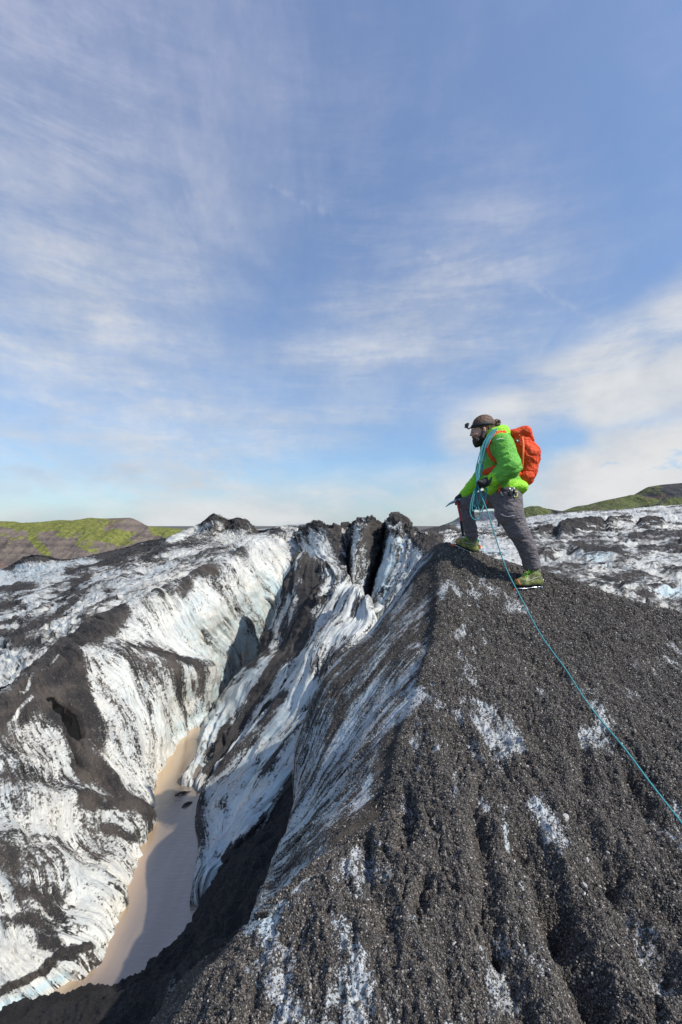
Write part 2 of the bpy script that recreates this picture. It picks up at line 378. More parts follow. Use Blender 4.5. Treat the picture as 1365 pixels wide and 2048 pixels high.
Rr = [
 [(1000,1122,5.0),(1100,1148,4.9),(1250,1198,4.7),(1420,1238,4.55),(1700,1290,4.4)],
 [(985,1190,4.42),(1100,1215,4.35),(1265,1265,4.15),(1450,1310,4.0),(1750,1370,3.9)],
 [(985,1290,3.85),(1110,1315,3.75),(1280,1365,3.55),(1480,1415,3.4),(1800,1480,3.3)],
 [(965,1385,3.3),(1110,1420,3.15),(1290,1475,2.95),(1500,1530,2.8),(1850,1600,2.7)],
 [(940,1490,2.8),(1105,1535,2.65),(1300,1595,2.5),(1530,1660,2.35),(1900,1740,2.3)],
 [(920,1600,2.4),(1100,1655,2.25),(1310,1720,2.12),(1560,1790,2.02),(1950,1880,1.95)],
 [(900,1700,2.1),(1095,1765,1.98),(1320,1840,1.87),(1590,1920,1.78),(2000,2020,1.7)],
 [(810,1810,1.88),(1080,1880,1.74),(1330,1960,1.64),(1620,2040,1.56),(2050,2140,1.5)],
 [(760,1930,1.66),(1060,2000,1.54),(1340,2080,1.46),(1650,2160,1.4),(2100,2260,1.35)],
 [(720,2045,1.49),(1050,2120,1.38),(1350,2200,1.3),(1680,2280,1.26),(2150,2380,1.2)],
 [(680,2180,1.34),(1040,2260,1.24),(1360,2340,1.17),(1700,2420,1.12),(2200,2520,1.08)],
 [(620,2350,1.2),(1030,2450,1.09),(1370,2530,1.02),(1720,2600,0.98),(2250,2700,0.95)]]
rows = [l + r for l, r in zip(L, Rr)]
drop = [[sh(r[0], 0.10, 0.15, -2.2), sh(r[0], 0.05, 0.05, -0.7)] + [sh(p) for p in r] for r in rows]
b0 = [sh(p, 0, 0.45, -0.42) for p in drop[0]]; b1_ = [sh(p, 0, 1.5, -2.0) for p in drop[0]]; b2_ = [sh(p, 0, 2.6, -4.0) for p in drop[0]]
mound_ctrl = [b2_, b1_, b0] + drop
ashrow = [1.0, 0.85, 0.30, 0.32, 0.34, 0.35, 0.37, 0.42, 0.92, 0.93, 0.93, 0.93, 0.93, 0.93]
ag = [ashrow] * 10 + [[1, 1, .7, .7, .75, .8, .8, .85, .95, .93, .9, .93, .93, .93]] * 5
ag = [ashrow[:] for _ in range(15)]
for i in range(11, 15): ag[i] = [1, 1, .95, .9, .8, .75, .8, .9, .97, .9, .93, .93, .93, .93]
gull = [  # hollows washed into the gravel: from, to, width, depth
 (1040,1700,1120,1830,34,.075),(1120,1830,1210,2060,42,.10),(955,1660,985,1900,22,.05),(1150,1640,1225,1760,22,.04),(1225,1770,1330,1960,34,.07),
 (1262,1560,1300,1650,22,.05),(818,1590,812,1700,15,.05),(735,1690,738,1760,14,.05),(848,1770,838,1830,11,.045),(1060,1450,1090,1490,16,.035),
 (1160,1520,1170,1580,20,.03),(965,1560,958,1610,15,.03),(1075,1330,1120,1350,16,.03),(1000,1900,1050,2060,26,.05),(1300,1800,1365,1870,20,.05)]
def mound_flow(fl, P, X, Y, J):
    r = (J > 8.05)[..., None]
    return np.where(r, P * np.array([0.9, 0.45, 0.6]) + 3.0, fl)
def mound_extra(P, N, X, Y, a, J):
    e = np.zeros_like(X)
    right = sm(J, 7.9, 8.5)
    g = fbm(np.stack([P[..., 0] * 4.2, P[..., 1] * 1.1, P[..., 2] * 1.1], -1) + 4, 4, 0.6, ridged=True)
    e += 0.060 * g * right * sm(Y, 1230, 1500)
    wx = fbm(np.stack([X / 45, Y / 45, X * 0], -1) + 77, 3) * 20
    for (x0, y0, x1, y1, w, dp) in gull:
        dx, dy = x1 - x0, y1 - y0; Ln = dx * dx + dy * dy
        tt = np.clip(((X + wx - x0) * dx + (Y - y0) * dy) / Ln, 0, 1)
        dd = np.hypot(X + wx - x0 - tt * dx, Y - y0 - tt * dy) / w
        e -= dp * 1.4 * np.exp(-dd ** 2)
    cl = fbm(P * 13 + 2, 4, 0.66); e += (0.017 * cl + 0.012 * (fbm(P * 24 + 9, 2, .6, ridged=True) - .4)) * (0.25 + right)
    e += 0.0085 * fbm(P * 52, 2, 0.7) * (0.3 + right)
    feet = np.exp(-(((X - 1055) / 60) ** 2 + ((Y - 1180) / 26) ** 2) ** 2) + np.exp(-(((X - 935) / 45) ** 2 + ((Y - 1102) / 22) ** 2) ** 2)
    # keep the trodden crest under the boots flat
    return e * (1 - 0.8 * np.clip(feet, 0, 1))
mound_strokes = [
 (700,1790,650,2040,115,.44),(850,1900,880,2060,80,.52),(970,1420,1010,1500,60,.60),(1180,1420,1220,1490,50,.60),(1080,1620,1130,1700,42,.56),(980,1220,960,1340,48,.60),(1040,1200,960,1190,40,.60),
 (830,1400,800,1620,45,.63),(1280,1640,1400,1720,55,.63),(1250,1780,1300,1880,45,.63),(1010,1880,1020,2040,40,.60),(640,1830,540,1960,50,.63),(1290,1330,1365,1300,30,.66),(1330,1900,1380,2000,40,.60),(900,1560,930,1640,30,.68),
 (975,1450,1020,1500,22,.16),(960,1425,985,1445,16,.35),(1185,1425,1205,1445,22,.28),(1170,1480,1215,1495,20,.25),(1065,1620,1110,1675,20,.28),
 (1110,1675,1130,1700,13,.42),(1010,1625,1018,1690,12,.40),(955,1598,970,1620,14,.52),(1040,1775,1052,1800,13,.35),(700,1760,705,1860,34,.46),(700,1860,690,2060,38,.38),
 (690,1850,706,1950,22,.24),(610,1880,600,2020,40,.50),(640,1800,620,1850,34,.60),(550,1960,530,2040,34,.66),(780,1880,770,2040,26,.74),(895,1960,900,2050,30,.55),
 (955,1240,965,1310,16,.55),(985,1190,1010,1205,20,.50),(930,1240,925,1270,14,.6),(980,1320,990,1360,16,.6),(1080,1385,1100,1395,14,.6),(1040,1210,1010,1195,14,.55),
 (850,1420,870,1500,20,.66),(815,1500,830,1560,16,.72),(1290,1660,1365,1720,26,.58),(1240,1780,1300,1840,20,.58),(1330,1600,1365,1640,20,.62),(1260,1390,1320,1400,13,.62),
 (1150,1380,1170,1385,10,.6),(975,1900,990,2040,22,.60),(1085,1880,1090,1960,14,.62),(1290,1900,1340,1980,22,.6),(965,1780,975,1810,12,.6),
 (905,1170,915,1190,10,.35),(830,1380,815,1420,16,.2),(895,1165,885,1195,10,.25),
 (620,1560,590,1640,28,.55),(600,1640,520,1850,38,.30),(640,1640,560,1820,34,.42),(720,1640,690,1670,26,.75),(800,1500,760,1620,20,.85),(870,1300,862,1335,12,.9),
 (838,1290,700,1420,8,.28),(790,1420,700,1640,8,.30),(720,1330,640,1480,12,.30),(860,1120,820,1180,12,.70),(897,1100,885,1150,12,.90),(780,1240,720,1300,9,.60),(750,1300,670,1390,9,.64),(690,1400,650,1480,9,.64),(700,1250,640,1380,8,.34),(830,1170,780,1250,7,.36),(850,1190,830,1260,6,.4),(815,1300,760,1380,7,.34),(770,1370,700,1500,6,.36),(660,1440,620,1540,7,.32),(740,1440,660,1600,6,.34),(690,1560,640,1680,7,.36),(830,1340,800,1370,6,.38),
 (910,1095,1365,1220,9,.97),(1000,1135,900,1110,20,.95),(1230,1300,1365,1330,18,.86),(1100,1250,1365,1420,20,.88)]
mound = patch('gravel_ridge', mound_ctrl, M_near, step=2.9, streak='j', sscale=12.0, stretch=10.0, relief=0.022, lump=0.05, lfreq=1.3,
              ashgrid=ag, strokes=mound_strokes, seed=1.0, warp=14, flowfn=mound_flow, namp=0.60, rough=0.004, extra=mound_extra,
              blues=[(640,1450,760,1300,60,.5),(600,1640,520,1850,60,.6)])
tag(mound.o, 'steep ridge of black volcanic gravel over grey ice the climber stands on', None)

# ---- central slab of bluish ice
Cg = [
 [(690,1185,9.0),(708,1172,8.8),(725,1182,8.5),(737,1203,8.3)],
 [(655,1240,8.8),(680,1222,8.5),(712,1228,8.1),(742,1242,7.8)],
 [(620,1290,8.5),(640,1285,8.0),(672,1283,7.6),(708,1290,7.2)],
 [(585,1345,8.2),(605,1345,7.7),(638,1345,7.2),(672,1352,6.8)],
 [(540,1405,7.9),(570,1410,7.4),(610,1415,6.9),(658,1425,6.5)],
 [(480,1480,7.6),(520,1480,7.1),(570,1485,6.6),(622,1485,6.3)],
 [(430,1545,7.3),(480,1555,6.7),(540,1545,6.25),(597,1530,6.1)],
 [(402,1595,6.95),(450,1605,6.5),(500,1610,6.05),(550,1590,5.85)],
 [(399,1660,6.2),(430,1665,5.95),(460,1665,5.7),(505,1650,5.6)],
 [(397,1730,5.6),(415,1730,5.45),(435,1725,5.35),(460,1710,5.3)],
 [(396,1790,5.13),(400,1785,5.1),(405,1778,5.1),(410,1770,5.1)]]
Cg = [[sh(r[0], 0.1, 0.1, -1.6), sh(r[0], 0.0, 0.03, -0.35)] + [sh(p) for p in r] + [sh(r[3], 0.18, 0.15, -0.35), sh(r[3], 0.25, 0.3, -2.0)] for r in Cg]
Cg = [[sh(p, -0.05, 0.35, -1.8) for p in Cg[0]], [sh(p, 0.12, 0.16, -0.42) for p in Cg[0]]] + Cg + [[sh(p, 0, -0.1, -0.8) for p in Cg[-1]]]
fin = patch('ice_slab', Cg, M_mid, step=2.0, streak='i', sscale=4.6, stretch=8.0, relief=0.115, lump=0.10, lfreq=0.9, ash=0.24, grain=(14, .012), seed=2.0, namp=0.62, rough=0.008,
  strokes=[(700,1180,735,1230,26,.12),(715,1195,705,1230,5,.65),(640,1240,600,1300,22,.35),(560,1390,520,1430,18,.75),(430,1540,480,1470,10,.8),(590,1460,540,1540,16,.36),
           (603,1535,550,1600,9,.82),(530,1625,450,1722,7,.82),(655,1420,610,1520,11,.62),(430,1660,410,1760,14,.12),(500,1560,430,1690,16,.15),(690,1280,640,1350,14,.55),(600,1480,585,1520,14,.2)],
  blues=[(600,1470,420,1720,70,.75),(640,1350,560,1500,50,.5)])
tag(fin.o, 'long slab of bluish white ice slanting down to the muddy pond')

# ---- second fin with gravel crest, behind the slab
Dg = [
 [(598,1105,11.5),(618,1108,11.5),(645,1125,11.3),(690,1150,11)],
 [(572,1150,11.2),(600,1150,10.8),(640,1168,10.4),(705,1182,9.6)],
 [(550,1220,10.9),(580,1215,10.3),(615,1225,9.8),(672,1235,9.0)],
 [(525,1300,10.5),(555,1285,9.8),(585,1290,9.3),(635,1300,8.6)],
 [(470,1350,10.2),(500,1340,9.5),(540,1350,8.9),(592,1360,8.4)],
 [(420,1415,9.9),(450,1420,9.2),(490,1430,8.6),(545,1430,8.1)],
 [(400,1480,8.8),(420,1490,8.3),(450,1500,8.0),(485,1510,7.7)],
 [(372,1550,7.55),(390,1545,7.6),(415,1550,7.4),(440,1560,7.45)],
 [(368,1560,7.42),(385,1570,7.25),(400,1582,7.15),(420,1590,7.15)]]
Dg = [[sh(r[0], 0.25, 0.15, -2.5), sh(r[0], 0.06, 0.05, -0.6)] + [sh(p) for p in r] + [sh(r[3], 0.3, 0.3, -1.0)] for r in Dg]
Dg = [[sh(p, 0, 0.6, -1.5) for p in Dg[0]]] + Dg + [[sh(p, 0, -0.05, -0.8) for p in Dg[-1]]]
fin2 = patch('ice_spur', Dg, M_mid, step=2.0, streak='i', sscale=4.0, stretch=7.0, relief=0.135, lump=0.14, lfreq=0.9, ash=0.36, grain=(11, .022), seed=3.0, namp=0.6, rough=0.01,
  strokes=[(622,1130,625,1200,20,.90),(615,1200,585,1290,19,.86),(585,1150,560,1260,10,.75),(560,1220,530,1310,6,.85),(590,1330,560,1400,6,.35),(540,1400,500,1470,6,.4),(520,1330,440,1440,18,.12),(470,1370,410,1470,16,.15),(565,1300,500,1400,8,.80),(600,1160,570,1250,6,.3),
           (500,1400,430,1530,9,.70),(450,1460,415,1545,11,.85),(405,1510,395,1540,10,.2),(390,1572,400,1580,10,.2),(575,1190,545,1260,8,.3),(660,1170,640,1250,14,.45),(520,1290,505,1320,14,.9)],
  blues=[(520,1330,400,1500,40,.5)])
tag(fin2.o, 'narrow ice fin topped with brown gravel behind the bluish slab')

# ---- slope of wet gravel in the chasm, its colour darkened for shade
Fg = [
 [(560,1560,6.9),(600,1530,6.6),(650,1500,6.3),(720,1470,6.0)],
 [(480,1680,6.0),(540,1640,5.6),(620,1600,5.2),(700,1560,4.8)],
 [(400,1818,4.95),(470,1740,4.75),(560,1700,4.4),(640,1660,4.0)],
 [(348,1890,4.53),(430,1830,4.25),(540,1790,3.7),(620,1760,3.4)],
 [(258,1955,4.21),(360,1935,3.8),(500,1880,3.25),(580,1850,3.0)],
 [(132,1995,4.03),(275,1995,3.6),(430,1980,2.95),(520,1950,2.7)],
 [(0,2022,3.93),(200,2060,3.4),(370,2080,2.8),(460,2060,2.5)],
 [(-150,2090,3.7),(120,2150,3.1),(300,2180,2.6),(400,2150,2.3)],
 [(-350,2200,3.4),(0,2300,2.8),(200,2300,2.4),(330,2260,2.1)]]
Fg = [[sh(r[0], -0.5, 0.1, -0.7), sh(r[0], -0.14, 0.03, -0.22)] + [sh(p) for p in r] for r in Fg]
def gully_extra(P, N, X, Y, a, J): return 0.10 * (fbm(P * 2.0 + 8, 5, 0.6, ridged=True) - .4) + 0.030 * fbm(P * 10, 3, .6) + 0.012 * fbm(P * 34, 2)
gully = patch('debris_slope', Fg, M_wet_gravel_shade, step=2.2, streak='i', sscale=2.5, stretch=4.0, relief=0.05, lump=0.08, ash=0.97, seed=4.0, namp=0.25, rough=0.006, extra=gully_extra,
  strokes=[(360,1985,330,2030,16,.55),(440,1960,380,2040,12,.5),(255,2035,265,2048,8,.6)])
tag(gully.o, 'slope of wet black gravel, coloured darker for shade, running down into the pond')

# ---- big white wall on the left
Eg = [
 [(598,1060,20),(600,1075,18),(602,1090,16),(604,1105,14.5),(606,1115,13.5)],
 [(540,1074,16),(560,1095,15),(578,1120,14),(590,1150,13),(597,1185,12.2)],
 [(478,1102,14),(510,1140,13.2),(535,1180,13.1),(555,1225,13.1),(572,1280,13.0)],
 [(420,1138,12.5),(460,1190,11.9),(490,1240,12.0),(515,1290,12.1),(538,1345,12.3)],
 [(350,1170,11.5),(400,1230,10.9),(435,1290,11.1),(462,1350,11.5),(480,1400,11.8)],
 [(280,1200,10.8),(330,1270,10.1),(375,1330,9.85),(400,1390,9.9),(412,1430,10.0)],
 [(200,1238,10),(260,1305,9.3),(320,1360,8.9),(348,1425,8.85),(355,1478,8.8)],
 [(130,1288,9.0),(190,1350,8.4),(240,1410,8.0),(280,1500,7.45),(291,1590,6.98)],
 [(60,1345,8.0),(110,1420,7.3),(160,1520,6.75),(215,1600,6.4),(270,1680,5.98)],
 [(0,1400,7.2),(50,1500,6.5),(100,1620,5.8),(155,1720,5.35),(222,1800,5.05)],
 [(-80,1470,6.7),(0,1620,5.5),(50,1740,4.9),(105,1840,4.55),(168,1920,4.35)],
 [(-170,1560,6.0),(-60,1740,4.85),(-10,1840,4.4),(25,1920,4.15),(80,1975,4.10)],
 [(-280,1650,5.5),(-150,1850,4.3),(-110,1930,4.05),(-80,1980,3.9),(-40,2045,3.82)],
 [(-420,1780,4.7),(-300,1980,3.95),(-250,2060,3.7),(-220,2110,3.55),(-180,2180,3.4)]]
for i_ in (1, 2, 3, 4):
    for j_, dq in ((2, .3), (3, .6), (4, .9)):
        x_, y_, d_ = Eg[i_][j_]; Eg[i_][j_] = (x_, y_, d_ + dq)
Eg = [[sh(r[0], -1.6, 0.8, -2.2), sh(r[0], -0.55, 0.35, -0.55)] + [sh(p) for p in r] + [sh(r[4], 0.30, -0.05, -0.7), sh(r[4], 0.7, -0.2, -2.0)] for r in Eg]
def wall_extra(P, N, X, Y, a, J):
    e = 0.07 * fbm(P * 0.9 + 12, 3, 0.5, ridged=True)
    # rounded spur that carries the dark fold
    for (x0, y0, x1, y1, w, hgt) in ((150,1330,385,1350,34,.28),(385,1350,395,1440,26,.18),(60,1600,270,1650,34,.16),(160,1500,270,1600,26,.12),(0,1700,200,1800,40,.12),(200,1270,240,1330,25,.12)):
        dx, dy = x1 - x0, y1 - y0; Ln = dx * dx + dy * dy
        tt = np.clip(((X - x0) * dx + (Y - y0) * dy) / Ln, 0, 1)
        dd = np.hypot(X - x0 - tt * dx, Y - y0 - tt * dy) / w
        e += hgt * np.exp(-dd ** 2)
    # melt hole: shallow dent, its inner darkness painted near-black through the ash value
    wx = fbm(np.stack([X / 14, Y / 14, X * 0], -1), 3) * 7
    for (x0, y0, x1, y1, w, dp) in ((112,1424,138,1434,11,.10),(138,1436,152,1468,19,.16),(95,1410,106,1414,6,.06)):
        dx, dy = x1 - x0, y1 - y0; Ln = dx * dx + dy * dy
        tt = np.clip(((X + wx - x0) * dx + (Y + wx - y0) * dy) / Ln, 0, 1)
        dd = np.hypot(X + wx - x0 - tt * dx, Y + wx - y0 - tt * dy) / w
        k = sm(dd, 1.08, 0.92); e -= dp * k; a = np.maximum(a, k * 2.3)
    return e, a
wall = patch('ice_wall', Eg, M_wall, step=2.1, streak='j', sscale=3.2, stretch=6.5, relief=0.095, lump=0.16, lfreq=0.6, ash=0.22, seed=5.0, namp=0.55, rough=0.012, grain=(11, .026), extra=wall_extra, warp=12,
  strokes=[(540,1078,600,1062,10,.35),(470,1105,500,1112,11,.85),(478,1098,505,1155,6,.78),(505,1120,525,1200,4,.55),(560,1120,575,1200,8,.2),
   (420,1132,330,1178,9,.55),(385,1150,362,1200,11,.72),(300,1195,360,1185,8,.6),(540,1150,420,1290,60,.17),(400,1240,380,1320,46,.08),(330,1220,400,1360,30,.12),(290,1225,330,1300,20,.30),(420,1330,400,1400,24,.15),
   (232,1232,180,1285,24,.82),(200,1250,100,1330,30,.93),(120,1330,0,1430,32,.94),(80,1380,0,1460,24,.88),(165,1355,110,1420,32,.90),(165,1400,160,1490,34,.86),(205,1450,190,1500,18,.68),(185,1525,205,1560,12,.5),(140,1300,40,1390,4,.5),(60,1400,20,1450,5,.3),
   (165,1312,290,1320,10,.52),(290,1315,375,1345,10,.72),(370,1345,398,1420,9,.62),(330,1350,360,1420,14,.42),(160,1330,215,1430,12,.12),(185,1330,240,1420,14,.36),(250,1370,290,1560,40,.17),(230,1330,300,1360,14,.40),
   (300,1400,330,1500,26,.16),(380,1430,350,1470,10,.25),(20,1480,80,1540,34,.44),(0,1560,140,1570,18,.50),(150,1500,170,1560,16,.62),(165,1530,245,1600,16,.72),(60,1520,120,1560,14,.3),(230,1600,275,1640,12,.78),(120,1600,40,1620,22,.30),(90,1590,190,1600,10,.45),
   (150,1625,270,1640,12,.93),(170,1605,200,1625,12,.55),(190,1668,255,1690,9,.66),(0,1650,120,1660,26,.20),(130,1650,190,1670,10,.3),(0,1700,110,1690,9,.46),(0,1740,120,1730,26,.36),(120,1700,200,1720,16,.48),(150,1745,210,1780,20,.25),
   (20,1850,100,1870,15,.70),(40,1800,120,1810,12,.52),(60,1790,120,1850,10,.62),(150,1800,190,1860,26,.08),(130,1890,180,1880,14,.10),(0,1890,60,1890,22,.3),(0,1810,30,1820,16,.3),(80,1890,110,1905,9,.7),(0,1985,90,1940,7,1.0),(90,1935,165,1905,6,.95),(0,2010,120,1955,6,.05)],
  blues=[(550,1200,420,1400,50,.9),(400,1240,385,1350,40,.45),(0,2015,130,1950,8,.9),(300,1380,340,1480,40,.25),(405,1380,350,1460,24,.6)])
tag(wall.o, 'tall wall of white streaked ice with brown gravel patches left of the pond')

# ---- back ridges in the middle
Gk = [
 [(590,1068,17),(600,1090,15.5),(612,1110,13.5),(640,1140,12)],
 [(625,1047,15),(636,1080,13.6),(652,1110,12.4),(668,1150,11.4)],
 [(665,1053,14),(683,1080,13.2),(690,1115,12.4),(690,1170,11.3)],
 [(700,1049,14.6),(699,1085,14.2),(697,1120,13.6),(697,1180,12.2)],
 [(722,1043,13),(712,1080,12.1),(705,1120,11.3),(704,1180,10.2)],
 [(745,1036,12.8),(738,1085,11.8),(726,1130,11.0),(718,1195,10.0)],
 [(760,1048,12.8),(756,1092,12.2),(744,1140,11.2),(730,1208,10.2)],
 [(774,1046,13),(768,1100,12.9),(753,1150,12.2),(740,1218,10.6)],
 [(793,1032,12),(778,1090,10.9),(762,1150,9.9),(742,1235,9.2)],
 [(815,1050,11.5),(808,1090,10.4),(795,1150,9.4),(765,1230,8.7)],
 [(845,1066,10.6),(838,1093,9.6),(830,1135,9.0),(805,1190,8.6)],
 [(868,1072,10.2),(868,1097,9.2),(868,1135,8.7),(860,1190,8.3)],
 [(915,1084,10.0),(920,1104,9.0),(930,1135,8.5),(940,1190,8.0)],
 [(1010,1100,9.8),(1010,1130,8.8),(1010,1160,8.3),(1010,1210,7.8)]]
Gk[-1] = [(960,1110,9.5),(965,1150,8.9),(970,1190,8.4),(980,1240,7.9)]
Gk = [[sh(r[0], 0, 2.6, -3.0), sh(r[0], 0, 0.8, -0.9), sh(r[0], 0, 0.12, -0.13)] + [sh(p) for p in r] + [sh(r[3], 0, -0.3, -1.2), sh(r[3], 0, -0.3, -3)] for r in Gk]
def back_extra(P, N, X, Y, a, J):
    top = sm(Y, 1100, 1050)
    return 0.24 * (fbm(P * 2.6 + 3, 5, 0.66, ridged=True) - .45) * (0.3 + top)
back = patch('back_ice_ridge', Gk, M_mid, step=1.9, streak='j', sscale=3.4, stretch=6.0, relief=0.07, lump=0.12, lfreq=0.8, ash=0.43, grain=(8, .035), seed=6.0, namp=0.6, rough=0.012, extra=back_extra, warp=6,
  strokes=[(600,1072,690,1100,28,.40),(620,1085,690,1160,26,.38),(605,1100,640,1108,9,.05),(625,1048,700,1050,9,.95),(700,1040,765,1046,8,.85),(738,1050,750,1110,12,.72),(720,1060,705,1120,12,.45),(735,1130,725,1190,10,.35),
   (765,1050,735,1200,8,.95),(700,1100,697,1180,5,1),(775,1050,778,1070,8,.6),(793,1032,830,1062,10,.88),(800,1064,860,1080,9,.80),(800,1050,812,1075,6,.4),(840,1085,880,1095,14,.85),(785,1090,765,1200,16,.22),(805,1095,780,1190,14,.35),(752,1200,745,1230,10,.3),(660,1130,690,1165,12,.35)],
  blues=[(790,1090,755,1220,26,1.0),(725,1180,735,1130,12,.6),(640,1140,690,1170,14,.4)])
tag(back.o, 'jagged ice ridges with black tops and pale blue faces behind the chasm')

def field_extra(P, N, X, Y, a, J):
    pk = np.exp(-(((X - 428) / 38) ** 2 + ((Y - 1055) / 26) ** 2)) + np.exp(-(((X - 484) / 28) ** 2 + ((Y - 1062) / 22) ** 2)) + .6 * np.exp(-(((X - 60) / 60) ** 2 + ((Y - 1125) / 14) ** 2))
    return (0.10 + 0.34 * pk) * (fbm(P * 1.6 + 2, 5, 0.66, ridged=True) - .45) + .06 * fbm(P * 3.1, 3, .6, ridged=True)
# ---- rolling ice to the left, rows follow the ridge lines
Hk = [
 [(-250,1160,46),(-20,1146,42),(60,1116,37),(130,1124,34),(210,1110,30),(290,1092,26),(345,1080,24),(400,1056,24),(427,1037,23),(456,1047,22.5),(484,1043,22),(512,1066,22),(570,1061,21),(640,1052,20)],
 [(-250,1180,38),(-20,1158,35),(60,1146,31),(130,1132,28),(210,1120,25.5),(290,1102,23.5),(345,1088,22.5),(400,1072,22),(427,1064,21),(456,1070,21),(484,1068,20.5),(512,1076,20),(570,1070,19.5),(640,1062,19)],
 [(-250,1215,28),(-20,1195,25),(60,1178,23.5),(130,1160,22.5),(210,1143,21.5),(290,1115,21),(345,1080,20),(380,1076,20),(410,1080,19.5),(440,1082,19),(475,1085,18.5),(505,1085,18),(560,1080,17.5),(630,1070,17)],
 [(-250,1250,22),(-20,1226,20),(60,1204,19.2),(130,1190,18.6),(190,1162,18),(260,1135,17.6),(310,1130,17.2),(350,1120,17),(380,1112,17),(410,1105,17),(450,1098,17),(490,1094,16.8),(550,1086,16.5),(620,1075,16)],
 [(-250,1275,18),(-20,1240,17),(60,1222,16.6),(130,1200,16.2),(200,1180,15.8),(260,1160,15.6),(310,1152,15.3),(350,1138,15),(380,1128,15.2),(410,1118,15.3),(450,1106,15.4),(490,1098,15.4),(550,1090,15.2),(620,1080,15)],
 [(-250,1310,15),(-20,1275,14),(50,1256,13.8),(110,1232,13.6),(170,1212,13.3),(230,1190,13.1),(290,1172,13),(330,1158,13),(370,1145,13.4),(410,1132,13.8),(450,1118,14),(490,1106,14.2),(550,1096,14.2),(620,1088,14)],
 [(-250,1370,12.5),(-20,1322,11.8),(40,1296,11.6),(90,1270,11.6),(140,1246,11.6),(190,1224,11.6),(250,1202,11.8),(300,1184,12),(350,1166,12.4),(400,1148,12.9),(440,1130,13.3),(480,1116,13.7),(540,1104,13.8),(610,1096,13.5)],
 [(-250,1470,10.2),(-20,1400,9.4),(40,1360,9.6),(90,1325,9.9),(140,1292,10.2),(190,1260,10.6),(250,1232,11),(300,1212,11.4),(350,1192,11.8),(400,1172,12.3),(440,1152,12.8),(480,1134,13.2),(540,1118,13.4),(610,1110,13.2)]]
for r_i in range(3, len(Hk)):
    q_ = .12 * (r_i - 3)
    Hk[r_i][11] = sh((482, 1103, 14.5), 0, 0, -q_); Hk[r_i][12] = sh((535, 1079, 16.7), 0, 0, -q_); Hk[r_i][13] = sh((600, 1065, 20.6), 0, 0, -q_)
Hk = [[sh(p, 0, 3, -5) for p in [sh(q) for q in Hk[0]]], [sh(p, 0, .25, -.2) for p in [sh(q) for q in Hk[0]]]] + [[sh(p) for p in r] for r in Hk]
field = patch('crevassed_ice_field', Hk, M_far, step=1.9, streak='j', sscale=1.3, stretch=5.0, relief=0.13, lump=0.25, lfreq=0.35, ash=0.24, grain=(5, .03), seed=7.0, namp=0.62, rough=0.03, warp=7, sharp=0.10, extra=field_extra,
  strokes=[(20,1130,60,1118,13,1.0),(60,1120,160,1126,11,.97),(170,1112,280,1096,12,.93),(0,1160,120,1150,12,.12),(40,1140,190,1128,8,.05),(140,1148,230,1120,8,.88),(230,1115,330,1085,15,.84),(330,1085,440,1085,13,.58),
   (300,1120,340,1135,20,.72),(425,1045,440,1085,20,.42),(440,1050,470,1085,14,.50),(420,1040,432,1046,6,.7),(478,1046,490,1056,8,.8),(395,1060,345,1085,7,.03),(460,1060,500,1050,13,.8),(500,1072,560,1068,6,.85),(445,1080,560,1085,9,.08),
   (0,1224,60,1210,6,.95),(60,1203,150,1182,7,.95),(150,1175,250,1138,10,.94),(250,1140,290,1150,14,.85),(0,1185,70,1180,8,.75),(200,1160,285,1150,16,.15),(130,1170,60,1200,14,.2),(130,1205,220,1195,13,.62),(120,1230,150,1215,9,.75),
   (0,1250,60,1245,8,.75),(60,1250,160,1225,12,.6),(0,1270,50,1280,14,.7),(300,1160,250,1180,12,.12),(350,1140,300,1160,14,.08),(200,1200,150,1235,12,.2),(60,1290,110,1270,14,.3),(30,1350,70,1320,16,.15),(0,1380,30,1360,14,.1)],
  blues=[(0,1160,170,1130,12,.4)])
tag(field.o, 'rolling field of dirty white ice ridges below the green hill')

# ---- glacier running off to the right
rx = [560, 720, 860, 960, 1060, 1160, 1260, 1360, 1500, 1800]
def rrow(ys, dd): return [(x, y, dd) for x, y in zip(rx, ys)]
Rg = [
 rrow([1075,1068,1059,1043,1034,1024,1018,1010,1000,985],140),
 rrow([1078,1071,1063,1049,1041,1033,1028,1020,1012,1000],80),
 rrow([1082,1074,1066,1056,1050,1044,1040,1034,1028,1020],50),
 rrow([1088,1080,1072,1066,1062,1056,1054,1050,1046,1040],34),
 rrow([1100,1092,1084,1080,1078,1074,1072,1070,1068,1064],24),
 rrow([1120,1110,1102,1098,1097,1095,1094,1092,1090,1088],17.5),
 rrow([1150,1135,1125,1122,1122,1122,1122,1122,1122,1122],13.5),
 rrow([1190,1170,1160,1158,1160,1160,1160,1160,1162,1166],10.8),
 rrow([1260,1240,1225,1222,1222,1222,1224,1226,1230,1240],8.6),
 rrow([1400,1380,1370,1370,1370,1370,1372,1374,1380,1400],6.8)]
